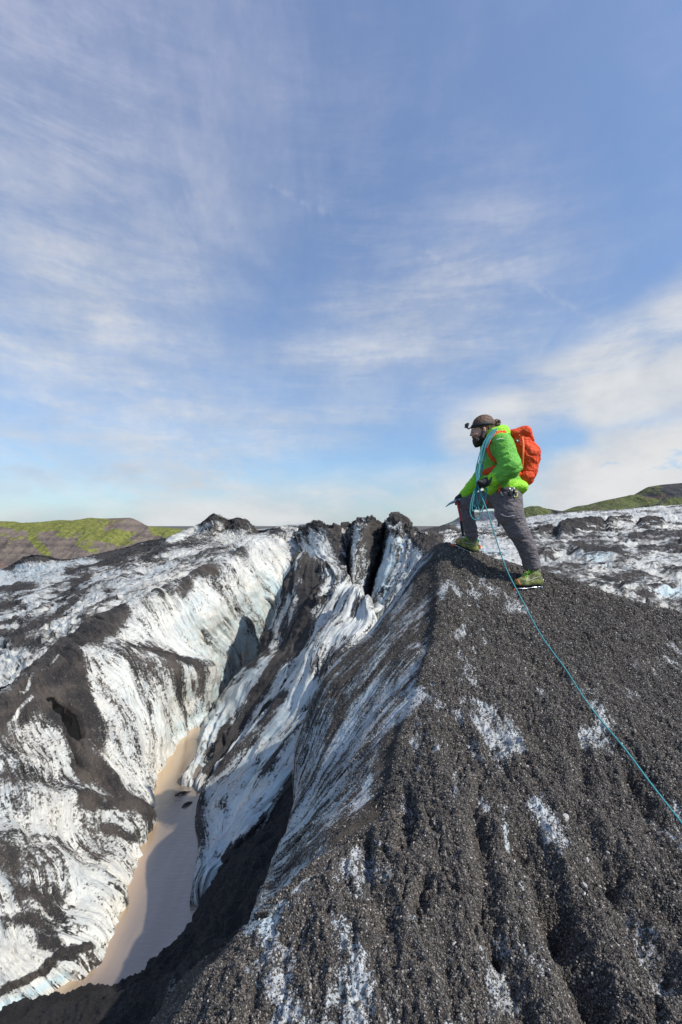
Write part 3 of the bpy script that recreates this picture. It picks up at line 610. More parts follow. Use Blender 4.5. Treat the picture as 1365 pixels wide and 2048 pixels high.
def rg_extra(P, N, X, Y, a, J):
    dd = P[..., 1]; amp = np.clip(dd / 40, 0.25, 1.4)
    e = amp * 0.5 * fbm(P * np.array([0.30, 0.30, 0.3]) + 5, 4, 0.55) + 0.14 * np.clip(dd / 15, 0.5, 2.0) * fbm(P * np.array([1.6, 1.3, 1.3]), 4, 0.62, ridged=True)
    for (x0, y0, x1, y1, w, hgt) in ((1125,1070,1200,1055,9,.55),(1220,1056,1262,1050,8,.6),(1285,1056,1325,1056,7,.45),(1160,1112,1235,1118,8,.22),(1060,1108,1100,1110,10,.2),(865,1060,900,1062,10,.35),(1080,1066,1105,1064,5,.3),(1250,1190,1330,1186,10,.15)):
        dx, dy = x1 - x0, y1 - y0; Ln = dx * dx + dy * dy
        tt = np.clip(((X - x0) * dx + (Y - y0) * dy) / Ln, 0, 1)
        q = np.hypot(X - x0 - tt * dx, Y - y0 - tt * dy) / w
        e = e + hgt * np.exp(-q ** 2)
    return e
for i_ in range(4, 10):
    for j_ in range(0, 3): Rg[i_][j_] = (Rg[i_][3][0] - 25 * (3 - j_), Rg[i_][3][1] + 14 * (3 - j_), Rg[i_][3][2])
far = patch('glacier', Rg, M_far, step=1.7, streak='j', sscale=1.7, stretch=2.4, relief=0.12, lump=0.25, lfreq=0.5, ash=0.31, grain=(3, .035), seed=8.0, namp=0.7, rough=0.03, extra=rg_extra, warp=6,
  strokes=[(1110,1068,1200,1058,8,.95),(1205,1058,1262,1050,6,.95),(1280,1056,1325,1055,5,.92),(1060,1110,1105,1106,9,.75),(1110,1090,1200,1080,12,.5),(1140,1110,1240,1120,6,.92),(1270,1080,1365,1075,12,.55),(1290,1100,1365,1100,14,.72),
   (1240,1180,1350,1178,10,.88),(1150,1145,1250,1170,10,.5),(1290,1170,1365,1150,14,.3),(850,1058,905,1064,9,.97),(905,1070,930,1072,5,.6),(1100,1042,1365,1036,8,.15),(950,1060,1100,1060,10,.3),(1080,1066,1110,1064,5,.85),
   (950,1100,1040,1120,20,.15),(1180,1130,1225,1130,7,.03),(1320,1195,1365,1180,10,.05),(1290,1125,1365,1120,8,.2),(1100,1150,1180,1160,14,.35)],
  blues=[(1170,1128,1220,1130,9,1.0),(1320,1200,1365,1185,14,.8),(950,1110,1000,1130,20,.6),(1260,1160,1300,1200,10,.6),(1340,1100,1365,1102,14,.5),(900,1060,1100,1050,6,.4)])
tag(far.o, 'broad dirty white glacier stretching away to the right')

# ------------------------------------------------------------------ hills
def hill_mat(name, green=(0.16, 0.20, 0.014), rock=(0.105, 0.080, 0.062), rock2=(0.05, 0.043, 0.040), lo=0.45, hi=0.55, haze_mix=0.0):
    m, t, b = new_mat(name)
    co = t.node('ShaderNodeTexCoord').outputs['Object']
    A = t.node('ShaderNodeAttribute', attribute_name='moss').outputs['Fac']
    n = t.noise(co, 0.02, 9, 0.68); n2 = t.noise(co, 0.15, 5, 0.7)
    st = t.noise(t.vscale(co, (0.004, 0.004, 0.12)), 1.0, 4, 0.6)
    v = t.math('ADD', A, t.math('MULTIPLY', t.math('SUBTRACT', n, 0.5), 2.2))
    v = t.math('ADD', v, t.math('MULTIPLY', t.math('SUBTRACT', n2, 0.5), 1.1))
    rc = t.mix(t.sstep(t.math('ADD', t.math('MULTIPLY', st, 0.6), t.math('MULTIPLY', n2, 0.4)), 0.42, 0.6), rock2, rock)
    rc = t.mix(t.sstep(t.noise(co, 0.012, 4), 0.55, 0.7, 0, 0.6), rc, (0.16, 0.085, 0.06))
    gc = t.mix(t.sstep(n2, 0.35, 0.65), tuple(c * 0.6 for c in green), tuple(c * 1.2 for c in green))
    c = t.mix(t.sstep(v, lo, hi), rc, gc)
    if haze_mix: c = t.mix(haze_mix, c, (0.25, 0.32, 0.42))  # distance haze painted into the hill's base colour
    t.put(b.inputs['Base Color'], c); b.inputs['Roughness'].default_value = 0.95; b.inputs['Specular IOR Level'].default_value = 0.1
    bn = t.node('ShaderNodeBump'); bn.inputs['Strength'].default_value = 0.9; bn.inputs['Distance'].default_value = 9.0
    t.put(bn.inputs['Height'], t.math('ADD', n, t.math('MULTIPLY', n2, 0.4))); t.put(b.inputs['Normal'], bn)
    return m
def hill(name, sil, d0, d1, base, mat, label, moss, amp=6.0, nx=420, ny=120, strokes=()):
    """sil: skyline (px, py); the hillside drops towards us from d0 to d1 and falls away behind"""
    xs = np.linspace(sil[0][0], sil[-1][0], nx); ys = np.interp(xs, [s[0] for s in sil], [s[1] for s in sil])
    k = np.ones(5) / 5; ys[2:-2] = np.convolve(ys, k, 'valid')
    v = np.concatenate([np.linspace(-0.5, 0, 16)[:-1], np.linspace(0, 1, ny)])
    V, Xp = np.meshgrid(v, xs, indexing='ij'); Yt = np.broadcast_to(ys, V.shape)
    D = d0 + (d1 - d0) * V
    zt = (HZ - Yt) / F * d0; zb = (HZ - base) / F * d1
    prof = np.where(V < 0, zt + V * abs(d0 - d1) * 0.3, zt + (zb - zt) * (0.55 * V + 0.45 * sm(V, 0.05, 0.8)))
    P = np.stack([(Xp - CX) / F * d0 * (1 - 0.0 * V), D, prof], -1)
    s_ = 1.0 / (amp * 9)
    n = fbm(P * s_ + 3, 5, 0.55); g = fbm(P * np.array([s_ * 1.8, s_ * 0.5, s_ * 0.5]) + 9, 4, 0.6, ridged=True)
    led = np.round(P[..., 2] / (amp * 1.6) + n * 1.2) * amp * 1.6 - P[..., 2] - 0
    P[..., 2] += (amp * (n + 0.5 * g)) * sm(V, -0.02, 0.12) + amp * 0.10 * n * (V <= 0.12)
    P[..., 1] -= amp * 1.2 * g * sm(V, 0.0, 0.2)
    X, Y = project(P)
    mo = moss(X, Y, V) + 0.25 * fbm(P * s_ * 2, 3)
    idx = np.arange(V.size).reshape(V.shape)
    Q = np.stack([idx[:-1, :-1], idx[1:, :-1], idx[1:, 1:], idx[:-1, 1:]], -1).reshape(-1, 4)
    o = mesh_obj(name, P, Q, mat, attrs={'moss': mo.ravel()}); o['kind'] = 'structure'; o['label'] = label
    return o
def moss_left(X, Y, V):
    a = 0.75 - sm(Y, 1055, 1085) * 0.62
    for (x0, y0, x1, y1, w, val) in ((65,1075,95,1110,9,.8),(0,1060,50,1068,7,.1),(230,1045,262,1050,16,.2),(270,1045,310,1075,12,.15),(310,1060,400,1072,14,.8),(200,1045,215,1060,5,.2),(120,1060,250,1078,12,.62),(60,1050,200,1055,10,.85),(160,1085,190,1100,10,.45)):
        dx, dy = x1 - x0, y1 - y0; tt = np.clip(((X - x0) * dx + (Y - y0) * dy) / (dx * dx + dy * dy), 0, 1)
        q = np.hypot(X - x0 - tt * dx, Y - y0 - tt * dy) / w; k = sm(q, 1.3, 0.5); a = a * (1 - k) + val * k
    return a
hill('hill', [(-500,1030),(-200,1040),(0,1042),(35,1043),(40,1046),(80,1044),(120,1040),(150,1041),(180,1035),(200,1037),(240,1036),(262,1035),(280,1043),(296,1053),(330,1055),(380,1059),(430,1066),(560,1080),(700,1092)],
     900, 620, 1180, hill_mat('moss_hill', green=(0.185, 0.19, 0.035), rock=(0.20, 0.155, 0.118), rock2=(0.11, 0.086, 0.070), haze_mix=0.05), 'long low green mossy hill with brown scree on the left', moss_left, amp=9.0)
m_r = hill_mat('moss_hill_right', green=(0.125, 0.135, 0.035), rock=(0.065, 0.058, 0.050), rock2=(0.032, 0.030, 0.030), haze_mix=0.06)
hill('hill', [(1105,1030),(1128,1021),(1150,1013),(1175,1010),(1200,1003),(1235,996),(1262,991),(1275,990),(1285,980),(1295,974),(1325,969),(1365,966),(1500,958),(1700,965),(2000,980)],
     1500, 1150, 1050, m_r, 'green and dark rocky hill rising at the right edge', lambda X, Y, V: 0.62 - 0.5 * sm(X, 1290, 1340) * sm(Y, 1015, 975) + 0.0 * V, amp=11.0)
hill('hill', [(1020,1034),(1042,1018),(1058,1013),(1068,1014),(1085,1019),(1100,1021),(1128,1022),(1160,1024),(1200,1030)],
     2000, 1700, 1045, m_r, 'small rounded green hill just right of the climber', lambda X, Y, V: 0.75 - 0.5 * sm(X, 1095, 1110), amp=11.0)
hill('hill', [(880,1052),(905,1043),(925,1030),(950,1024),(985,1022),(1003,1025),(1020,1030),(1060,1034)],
     3200, 2900, 1052, hill_mat('haze_blue_hill', rock=(0.07, 0.075, 0.085), rock2=(0.04, 0.045, 0.055), haze_mix=0.22), 'faint dark blue cliffs seen between the legs of the climber', lambda X, Y, V: 0.30 + 0 * X, amp=12.0)
# valley floor under it all, out to the horizon
vf = mesh_obj('valley_floor', [(-9000, -3000, -95), (9000, -3000, -95), (9000, 12000, -95), (-9000, 12000, -95)], [(0, 1, 2, 3)], simple('outwash_sand', (0.09, 0.085, 0.075), 0.9, scale=0.01))
tag(vf, 'flat dark outwash valley floor below the glacier', kind='structure')

# ------------------------------------------------------------------ pond
m, t, b = new_mat('muddy_water')
co = t.node('ShaderNodeTexCoord').outputs['Object']
wcol = t.mix(t.sstep(t.noise(t.vscale(co, (2.5, 0.5, 1)), 1.2, 4), 0.35, 0.65), (0.17, 0.128, 0.088), (0.22, 0.172, 0.125))
t.put(b.inputs['Base Color'], t.mix(t.node('ShaderNodeAttribute', attribute_name='silt').outputs['Fac'], wcol, (0.50, 0.345, 0.195)))
b.inputs['Roughness'].default_value = 0.04; b.inputs['IOR'].default_value = 2.5
bn = t.node('ShaderNodeBump'); bn.inputs['Strength'].default_value = 0.45; bn.inputs['Distance'].default_value = 0.010
wv = t.noise(t.vscale(co, (3.0, 14.0, 1), rot=(0, 0, math.radians(20))), 2.2, 4, 0.55, 0.3)
t.put(bn.inputs['Height'], wv); t.put(b.inputs['Normal'], bn)
gx, gy = np.meshgrid(np.linspace(-9, 1.5, 160), np.linspace(2, 12.5, 160), indexing='ij')
PW = np.stack([gx, gy, np.full_like(gx, POND)], -1); ii = np.arange(gx.size).reshape(gx.shape)
shore = [(412,1430),(355,1478),(291,1590),(270,1680),(222,1800),(168,1920),(80,1975)]
shw = np.array([U3(x, y, -POND * F / (y - HZ))[:2] for x, y in shore]); dmin = np.full(gx.shape, 9.0)
for a0, a1 in zip(shw[:-1], shw[1:]):
    v_ = a1 - a0; tt = np.clip(((gx - a0[0]) * v_[0] + (gy - a0[1]) * v_[1]) / (v_ @ v_), 0, 1)
    dmin = np.minimum(dmin, np.hypot(gx - a0[0] - tt * v_[0], gy - a0[1] - tt * v_[1]))
silt = sm(dmin + .12 * fbm(PW * np.array([2.5, .8, 1]), 3), .42, .05)     # pale silt settled along the left shore
pond = mesh_obj('pond', PW, np.stack([ii[:-1, :-1], ii[1:, :-1], ii[1:, 1:], ii[:-1, 1:]], -1).reshape(-1, 4), m, attrs={'silt': silt.ravel()})
tag(pond, 'narrow pond of brown meltwater at the bottom of the chasm', kind='structure')

# ------------------------------------------------------------------ figure: signed distance fields meshed with surface nets
D0 = 4.62
def Z(zx, zy, dy=0.0):
    """figure coordinates: place in the enlarged detail of the photograph -> world"""
    return U3(860 + zx / 4.55, 800 + zy / 4.55, D0 + dy)
class Field:
    def __init__(s, lo, hi, h):
        s.lo = np.array(lo, float); s.h = h; s.n = np.maximum(4, np.ceil((np.array(hi) - s.lo) / h).astype(int) + 1)
        s.F = np.full(s.n, 0.06, np.float32)
    def _win(s, lo, hi):
        a = np.clip(((np.array(lo) - s.lo) / s.h).astype(int) - 1, 0, s.n); b = np.clip(((np.array(hi) - s.lo) / s.h).astype(int) + 2, 0, s.n)
        if (b <= a).any(): return None
        ax = [s.lo[i] + s.h * np.arange(a[i], b[i]) for i in range(3)]
        return tuple(slice(a[i], b[i]) for i in range(3)), np.meshgrid(*ax, indexing='ij')
    def blend(s, w, d, k, op):
        A = s.F[w]
        if op == 'sub':
            d = -d; hh = np.clip(0.5 - 0.5 * (d - A) / k, 0, 1) if k else None
            s.F[w] = np.maximum(A, d) if not k else (A * hh + d * (1 - hh) + k * hh * (1 - hh)); return
        if k <= 0: s.F[w] = np.minimum(A, d); return
        hh = np.clip(0.5 + 0.5 * (A - d) / k, 0, 1); s.F[w] = A * (1 - hh) + d * hh - k * hh * (1 - hh)
    def cone(s, a, b, ra, rb, k=0.02, ys=1.0, puff=0, pn=0, op='add'):
        a = np.array(a, float); b = np.array(b, float); m = max(ra, rb) * max(1, ys) + 0.06 + k
        w = s._win(np.minimum(a, b) - m, np.maximum(a, b) + m)
        if w is None: return
        w, (X, Y, Zc) = w; ba = b - a; L = ba @ ba + 1e-12
        t = np.clip(((X - a[0]) * ba[0] + (Y - a[1]) * ba[1] + (Zc - a[2]) * ba[2]) / L, 0, 1)
        q = np.sqrt((X - a[0] - t * ba[0]) ** 2 + ((Y - a[1] - t * ba[1]) / ys) ** 2 + (Zc - a[2] - t * ba[2]) ** 2)
        r = ra + (rb - ra) * t
        if puff: r = r + puff * (np.abs(np.sin(np.pi * t * pn)) - 0.5)
        s.blend(w, q - r, k, op)
    def ell(s, c, r, k=0.02, rot=0.0, op='add'):
        c = np.array(c, float); r = np.array(r, float); m = r.max() + 0.06 + k
        w = s._win(c - m, c + m)
        if w is None: return
        w, (X, Y, Zc) = w; ca, sa = math.cos(rot), math.sin(rot)
        x, y, z = X - c[0], Y - c[1], Zc - c[2]; x, z = x * ca + z * sa, -x * sa + z * ca
        q = np.sqrt((x / r[0]) ** 2 + (y / r[1]) ** 2 + (z / r[2]) ** 2)
        g = np.sqrt((x / r[0] ** 2) ** 2 + (y / r[1] ** 2) ** 2 + (z / r[2] ** 2) ** 2) + 1e-6
        s.blend(w, q * (q - 1) / g, k, op)
    def box(s, c, r, rnd=0.02, k=0.01, rot=0.0, op='add'):
        c = np.array(c, float); m = np.linalg.norm(r) + 0.06 + k
        w = s._win(c - m, c + m)
        if w is None: return
        w, (X, Y, Zc) = w; ca, sa = math.cos(rot), math.sin(rot)
        x, y, z = X - c[0], Y - c[1], Zc - c[2]; x, z = x * ca + z * sa, -x * sa + z * ca
        qx, qy, qz = abs(x) - r[0] + rnd, abs(y) - r[1] + rnd, abs(z) - r[2] + rnd
        d = np.sqrt(np.maximum(qx, 0) ** 2 + np.maximum(qy, 0) ** 2 + np.maximum(qz, 0) ** 2) + np.minimum(np.maximum(np.maximum(qx, qy), qz), 0) - rnd
        s.blend(w, d, k, op)
    def half(s, p, n):
        """cut away everything on the side n points to"""
        n = np.array(n, float); n /= np.linalg.norm(n)
        ax = [s.lo[i] + s.h * np.arange(s.n[i]) for i in range(3)]
        X, Y, Zc = np.meshgrid(*ax, indexing='ij')
        s.F = np.maximum(s.F, ((X - p[0]) * n[0] + (Y - p[1]) * n[1] + (Zc - p[2]) * n[2]).astype(np.float32))
    def mesh(s, relax=1):
        Fv = s.F; Fv[0] = Fv[-1] = 0.06; Fv[:, 0] = Fv[:, -1] = 0.06; Fv[:, :, 0] = Fv[:, :, -1] = 0.06
        neg = Fv < 0; nx, ny, nz = [q - 1 for q in Fv.shape]
        acc = np.zeros((nx, ny, nz, 3), np.float32); cnt = np.zeros((nx, ny, nz), np.float32)
        base = np.stack(np.meshgrid(np.arange(nx), np.arange(ny), np.arange(nz), indexing='ij'), -1).astype(np.float32)
        sl = lambda o, ext=0: tuple(slice(o[i], o[i] + (nx, ny, nz)[i]) for i in range(3))
        for axis in range(3):
            for o1 in (0, 1):
                for o2 in (0, 1):
                    p = [0, 0, 0]; oth = [q for q in range(3) if q != axis]; p[oth[0]] = o1; p[oth[1]] = o2
                    q = list(p); q[axis] = 1
                    a = Fv[sl(p)]; b = Fv[sl(q)]; m = (a < 0) != (b < 0)
                    t = np.where(m, a / np.where(m, a - b, 1), 0)
                    for c in range(3): acc[..., c] += np.where(m, p[c] + (t if c == axis else 0), 0)
                    cnt += m
        ok = cnt > 0; idx = np.full((nx, ny, nz), -1, np.int64); idx[ok] = np.arange(ok.sum())
        V = (base[ok] + acc[ok] / cnt[ok][:, None]) * s.h + s.lo
        Qs = []
        for axis in range(3):
            a = np.take(neg, range(0, neg.shape[axis] - 1), axis); b = np.take(neg, range(1, neg.shape[axis]), axis)
            o = [q for q in range(3) if q != axis]
            I = np.argwhere(a != b)
            I = I[(I[:, o[0]] > 0) & (I[:, o[1]] > 0) & (I[:, o[0]] < (nx, ny, nz)[o[0]]) & (I[:, o[1]] < (nx, ny, nz)[o[1]])]
            if not len(I): continue
            def sh_(d0, d1):
                J = I.copy(); J[:, o[0]] -= d0; J[:, o[1]] -= d1; return idx[J[:, 0], J[:, 1], J[:, 2]]
            q = np.stack([sh_(1, 1), sh_(0, 1), sh_(0, 0), sh_(1, 0)], 1)
            fl = a[I[:, 0], I[:, 1], I[:, 2]]
            if axis == 1: fl = ~fl
            q[~fl] = q[~fl][:, ::-1]; Qs.append(q)
        Q = np.concatenate(Qs)
        Q = Q[(Q >= 0).all(1)]
        for _ in range(relax):   # light Laplacian smoothing
            E = np.concatenate([Q[:, [0, 1]], Q[:, [1, 2]], Q[:, [2, 3]], Q[:, [3, 0]]])
            A = np.zeros_like(V); n = np.zeros(len(V))
            for c in range(3): A[:, c] = np.bincount(E[:, 0], V[E[:, 1], c], len(V)) + np.bincount(E[:, 1], V[E[:, 0], c], len(V))
            n = np.bincount(E[:, 0], minlength=len(V)) + np.bincount(E[:, 1], minlength=len(V))
            V = 0.5 * V + 0.5 * A / np.maximum(n, 1)[:, None]
        return V, Q
def vnormals(V, Q):
    fn = np.cross(V[Q[:, 2]] - V[Q[:, 0]], V[Q[:, 3]] - V[Q[:, 1]]); N = np.zeros_like(V)
    for k in range(Q.shape[1]):
        for c in range(3): N[:, c] += np.bincount(Q[:, k], fn[:, c], len(V))
    return N / (np.linalg.norm(N, axis=1, keepdims=True) + 1e-12)
def tube(pts, r, seg=8, sub=6, closed=False, flat=None, caps=True):
    """swept tube through points (Catmull-Rom); r number or list; flat=(w, t, up) gives a strap"""
    P = np.array(pts, float); n = len(P)
    if closed: P = np.concatenate([P[-1:], P, P[:2]])
    else: P = np.concatenate([[2 * P[0] - P[1]], P, [2 * P[-1] - P[-2]]])
    rr = np.full(n, r, float) if np.isscalar(r) else np.array(r, float)
    if closed: rr = np.append(rr, rr[0])
    out, ro = [], []
    for i in range(1, len(P) - 2):
        for k in range(sub):
            u = k / sub
            out.append(0.5 * ((2 * P[i]) + (-P[i-1] + P[i+1]) * u + (2*P[i-1] - 5*P[i] + 4*P[i+1] - P[i+2]) * u*u + (-P[i-1] + 3*P[i] - 3*P[i+1] + P[i+2]) * u**3))
            ro.append(rr[i-1] * (1 - u) + rr[min(i, len(rr)-1)] * u)
    if not closed: out.append(P[-2]); ro.append(rr[-1])
    out = np.array(out); T = np.gradient(out, axis=0); T /= np.linalg.norm(T, axis=1, keepdims=True) + 1e-9
    up = np.array([0, -1.0, 0.0]) if flat is None else np.array(flat[2], float)
    V = []
    for p, tn, q in zip(out, T, ro):
        u = np.cross(tn, up)
        if np.linalg.norm(u) < 0.1: u = np.cross(tn, [0.3, 0.2, 1])
        u /= np.linalg.norm(u); w = np.cross(u, tn)
        for s_ in range(seg):
            a = 2 * math.pi * (s_ + 0.5) / seg
            if flat is None: V.append(p + q * (math.cos(a) * u + math.sin(a) * w))
            else: V.append(p + flat[0] * math.cos(a) * u * (q / r if np.isscalar(r) else 1) + flat[1] * math.sin(a) * w)
    m = len(out); Q = []
    for i in range(m if closed else m - 1):
        for s_ in range(seg):
            a = i * seg + s_; b_ = i * seg + (s_ + 1) % seg; c = ((i + 1) % m) * seg + (s_ + 1) % seg; d_ = ((i + 1) % m) * seg + s_
            Q.append((a, b_, c, d_))
    F_ = [tuple(q) for q in Q]
    if not closed and caps:
        F_.append(tuple(range(seg))[::-1]); F_.append(tuple(range((m - 1) * seg, m * seg)))
    return np.array(V), F_
def join(*parts):
    V, Fs, o = [], [], 0
    for v, f in parts:
        V.append(np.asarray(v)); Fs += [tuple(int(i) + o for i in q) for q in f]; o += len(v)
    return np.concatenate(V), Fs
def boxv(c, r, rot=(0, 0, 0)):
    from mathutils import Euler
    Rm = np.array(Euler(rot).to_matrix()); V = []
    for x in (-1, 1):
        for y in (-1, 1):
            for z in (-1, 1): V.append(Rm @ (np.array([x, y, z]) * r) + c)
    return np.array(V), [(0, 1, 3, 2), (4, 6, 7, 5), (0, 4, 5, 1), (2, 3, 7, 6), (0, 2, 6, 4), (1, 5, 7, 3)]
def bevel(o, w=0.002, seg=2):
    m = o.modifiers.new('bevel', 'BEVEL'); m.width = w; m.segments = seg; m.limit_method = 'ANGLE'; return o

# materials of the figure
def fabric(name, c1, rough=0.6, c2=None, tint=False, wr=0.5, dist=0.012, scale=18, spec=0.35, stretch=(1, 1, 1)):
    m, t, b = new_mat(name); co = t.node('ShaderNodeTexCoord').outputs['Object']
    n = t.noise(co, 40, 3); col = t.mix(t.sstep(n, 0.3, 0.7), tuple(c * 0.88 for c in c1), tuple(min(1, c * 1.1) for c in c1))
    if tint:
        col = t.mix(t.node('ShaderNodeAttribute', attribute_name='tint').outputs['Fac'], col, c2)
    t.put(b.inputs['Base Color'], col); b.inputs['Roughness'].default_value = rough; b.inputs['Specular IOR Level'].default_value = spec
    bn = t.node('ShaderNodeBump'); bn.inputs['Strength'].default_value = wr; bn.inputs['Distance'].default_value = dist
    cs = t.vscale(co, stretch)
    cr1 = t.math('ABSOLUTE', t.math('SUBTRACT', t.noise(cs, scale * .8, 2, 0.5, 1.2), 0.5))
    h = t.math('ADD', t.noise(cs, scale, 3, 0.55, 0.8), t.math('ADD', t.math('MULTIPLY', t.sstep(cr1, 0.0, 0.12), 0.38), t.math('MULTIPLY', t.noise(co, 400, 2), 0.05)))
    t.put(bn.inputs['Height'], h); t.put(b.inputs['Normal'], bn); return m
M_jack = fabric('green_down_shell', (0.15, 0.46, 0.06), 0.58, (0.33, 0.76, 0.04), tint=True, wr=0.55, dist=0.014, scale=16, stretch=(1, 1, 2.0), spec=0.25)
M_trou = fabric('grey_softshell', (0.150, 0.132, 0.138), 0.7, wr=0.7, dist=0.016, scale=14, stretch=(1, 1, 2.6))
M_skin = simple('skin', (0.52, 0.29, 0.20), 0.5, var=0.08, scale=60)
M_hair = simple('brown_hair', (0.12, 0.062, 0.034), 0.5, var=0.5, scale=120, bump=1.0, bscale=260)
M_beard = simple('dark_beard', (0.032, 0.020, 0.015), 0.6, var=0.5, scale=140, bump=1.0, bscale=300)
M_black = simple('black_fabric', (0.012, 0.012, 0.014), 0.65, scale=60, bump=0.3)
M_dgrey = simple('dark_grey_webbing', (0.05, 0.05, 0.055), 0.7)
M_red = fabric('orange_red_nylon', (0.74, 0.075, 0.016), 0.62, wr=0.8, dist=0.014, scale=17, spec=0.25)
M_orange = simple('orange_webbing', (0.85, 0.13, 0.02), 0.6)
M_steel = simple('steel', (0.62, 0.64, 0.66), 0.28, 1.0, var=0.05)
M_dsteel = simple('blued_steel', (0.33, 0.40, 0.45), 0.35, 0.8, var=0.05)
M_boot = simple('grey_green_boot', (0.17, 0.19, 0.055), 0.6, var=0.65, scale=22, bump=0.3)
M_sole = simple('black_rubber', (0.02, 0.02, 0.02), 0.8)
M_lime = simple('lime_lace', (0.30, 0.72, 0.03), 0.6)
M_corg = simple('orange_crampon_plastic', (0.85, 0.16, 0.02), 0.45)
M_teal = simple('teal_plastic', (0.0, 0.33, 0.20), 0.45)
M_yel = simple('yellow_gear', (0.72, 0.70, 0.12), 0.4)
M_axered = simple('red_axe_shaft', (0.45, 0.02, 0.03), 0.4)
M_white = simple('pale_print', (0.75, 0.78, 0.76), 0.6)
m, t, b = new_mat('teal_rope'); co = t.node('ShaderNodeTexCoord').outputs['Object']
ck = t.sstep(t.voro(co, 330, out=0), 0.25, 0.55)
t.put(b.inputs['Base Color'], t.mix(ck, (0.008, 0.11, 0.14), (0.075, 0.32, 0.345))); b.inputs['Roughness'].default_value = 0.75; M_rope = m

# key places
hipN, kneeN, ankN = Z(700, 880, -.09), Z(808, 1200, -.10), Z(930, 1500, -.02)
hipF, kneeF, ankF = Z(650, 880, .13), Z(330, 940, .26), Z(388, 1270, .30)
shN, elN, wrN = Z(665, 395, -.17), Z(735, 610, -.27), Z(555, 725, -.22)
shF, elF, wrF = Z(600, 400, .20), Z(480, 700, .30), Z(295, 868, .27)
neck, headc = Z(560, 320, .02), Z(478, 232, .02)
chest, belly, pelv = Z(625, 450, .02), Z(640, 680, .02), Z(690, 850, .02)
person = empty('person', tuple(Z(690, 1690, 0.0)), 'bearded climber in green down jacket stepping up onto the gravel crest', 'person')
def limb_hand(f, wr, palm, tips, r=0.010, thumb=None, k=0.008):
    f.cone(wr, palm, 0.026, 0.036, 0.02, ys=0.75)
    for (mid, tip) in tips:
        f.cone(palm, mid, r * 1.25, r * 1.1, k); f.cone(mid, tip, r * 1.1, r * 0.9, 0.004)
    if thumb: f.cone(wr * 0.35 + palm * 0.65, thumb[0], r * 1.5, r * 1.2, k); f.cone(thumb[0], thumb[1], r * 1.2, r, 0.004)
palmN = Z(487, 757, -.22)
tipsN = [(Z(445 + 3 * q, 742 + q * 15, -.25 + .012 * q), Z(440 + 5 * q, 762 + q * 13, -.205 + .01 * q)) for q in range(4)]
thN = (Z(458, 748, -.19), Z(432, 765, -.205))
palmF = Z(262, 905, .27)
tipsF = [(Z(246 + 9 * q, 930, .235 + .018 * q), Z(238 + 9 * q, 948, .262 + .010 * q)) for q in range(4)]
thF = (Z(240, 910, .30), Z(222, 925, .285))

# body: head, neck, trunk, arms with hands and legs as one continuous skin
def build_body():
    f = Field(Z(120, 120, -.45), Z(1080, 1760, .50)[[0, 1, 2]] * [1, 1, 1], 0.0075) if False else None
    lo = np.array([min(Z(150, 0)[0], Z(150, 0)[0]), D0 - .42, Z(0, 1720)[2]]); hi = np.array([Z(1080, 0)[0], D0 + .45, Z(0, 110)[2]])
    f = Field(lo, hi, 0.0065)
    f.cone(chest, belly, .13, .12, .03, ys=1.25); f.cone(belly, pelv, .12, .13, .04, ys=1.25)
    for a, e, w_ in ((shN, elN, wrN), (shF, elF, wrF)):
        f.cone(a, e, .052, .042, .03); f.cone(e, w_, .042, .028, .02)
    f.cone(shN, shF, .06, .06, .05)
    limb_hand(f, wrN, palmN, tipsN, thumb=thN); limb_hand(f, wrF, palmF, tipsF, thumb=thF)
    for a, k_, n_ in ((hipN, kneeN, ankN), (hipF, kneeF, ankF)):
        f.cone(a, k_, .085, .06, .04); f.cone(k_, n_, .06, .04, .02)
    f.cone(neck + [0.01, 0, -.04], headc + [0.03, 0, -.05], .062, .058, .02)
    r0 = 0.30  # head tipped forward
    f.ell(headc + [0.012, 0, 0.020], (.102, .076, .088), .02, rot=0.25)     # skull
    f.ell(Z(440, 300, .02), (.068, .058, .075), .03, rot=0.2)              # face mass
    f.cone(Z(485, 340, .02), Z(425, 385, .02), .048, .030, .03, ys=1.05)   # jaw to chin
    f.cone(Z(388, 262, .02), Z(378, 318, .02), .010, .013, .012)           # nose ridge
    f.ell(Z(376, 320, .02), (.014, .015, .010), .008)
    for s_ in (-1, 1):
        f.ell(Z(392, 266, .02 + s_ * .030), (.014, .024, .009), .012)      # brow
        f.ell(Z(391, 288, .02 + s_ * .030), (.010, .013, .009), .006, op='sub')
        f.ell(Z(398, 289, .02 + s_ * .029), (.0125, .0125, .0125), .002)   # eyeball under the lid
        f.ell(Z(418, 312, .02 + s_ * .038), (.022, .018, .016), .015)      # cheek
        f.ell(Z(498, 268, .02 + s_ * .076), (.017, .009, .030), .006, rot=0.2)    # ear
        f.ell(Z(496, 268, .02 + s_ * .086), (.008, .006, .016), .003, rot=0.2, op='sub')
    f.ell(Z(393, 345, .02), (.010, .020, .005), .004); f.ell(Z(396, 354, .02), (.010, .018, .006), .004)
    return f.mesh(1)
V, Q = build_body(); mesh_obj('body', V, Q, M_skin, person)
# eyes, just lids' dark line
for s_ in (-1, 1):
    V, Q = tube([Z(384, 290, .02 + s_ * .028 - .012), Z(386, 293, .02 + s_ * .028), Z(392, 291, .02 + s_ * .028 + s_ * .012)], .0022, 6, 4)
    mesh_obj('eyelashes', V, Q, M_beard, person)
    V, Q = tube([Z(380, 262, .02 + s_ * .012), Z(384, 258, .02 + s_ * .028), Z(400, 262, .02 + s_ * .048)], .004, 6, 4)
    mesh_obj('eyebrow', V, Q, M_beard, person)

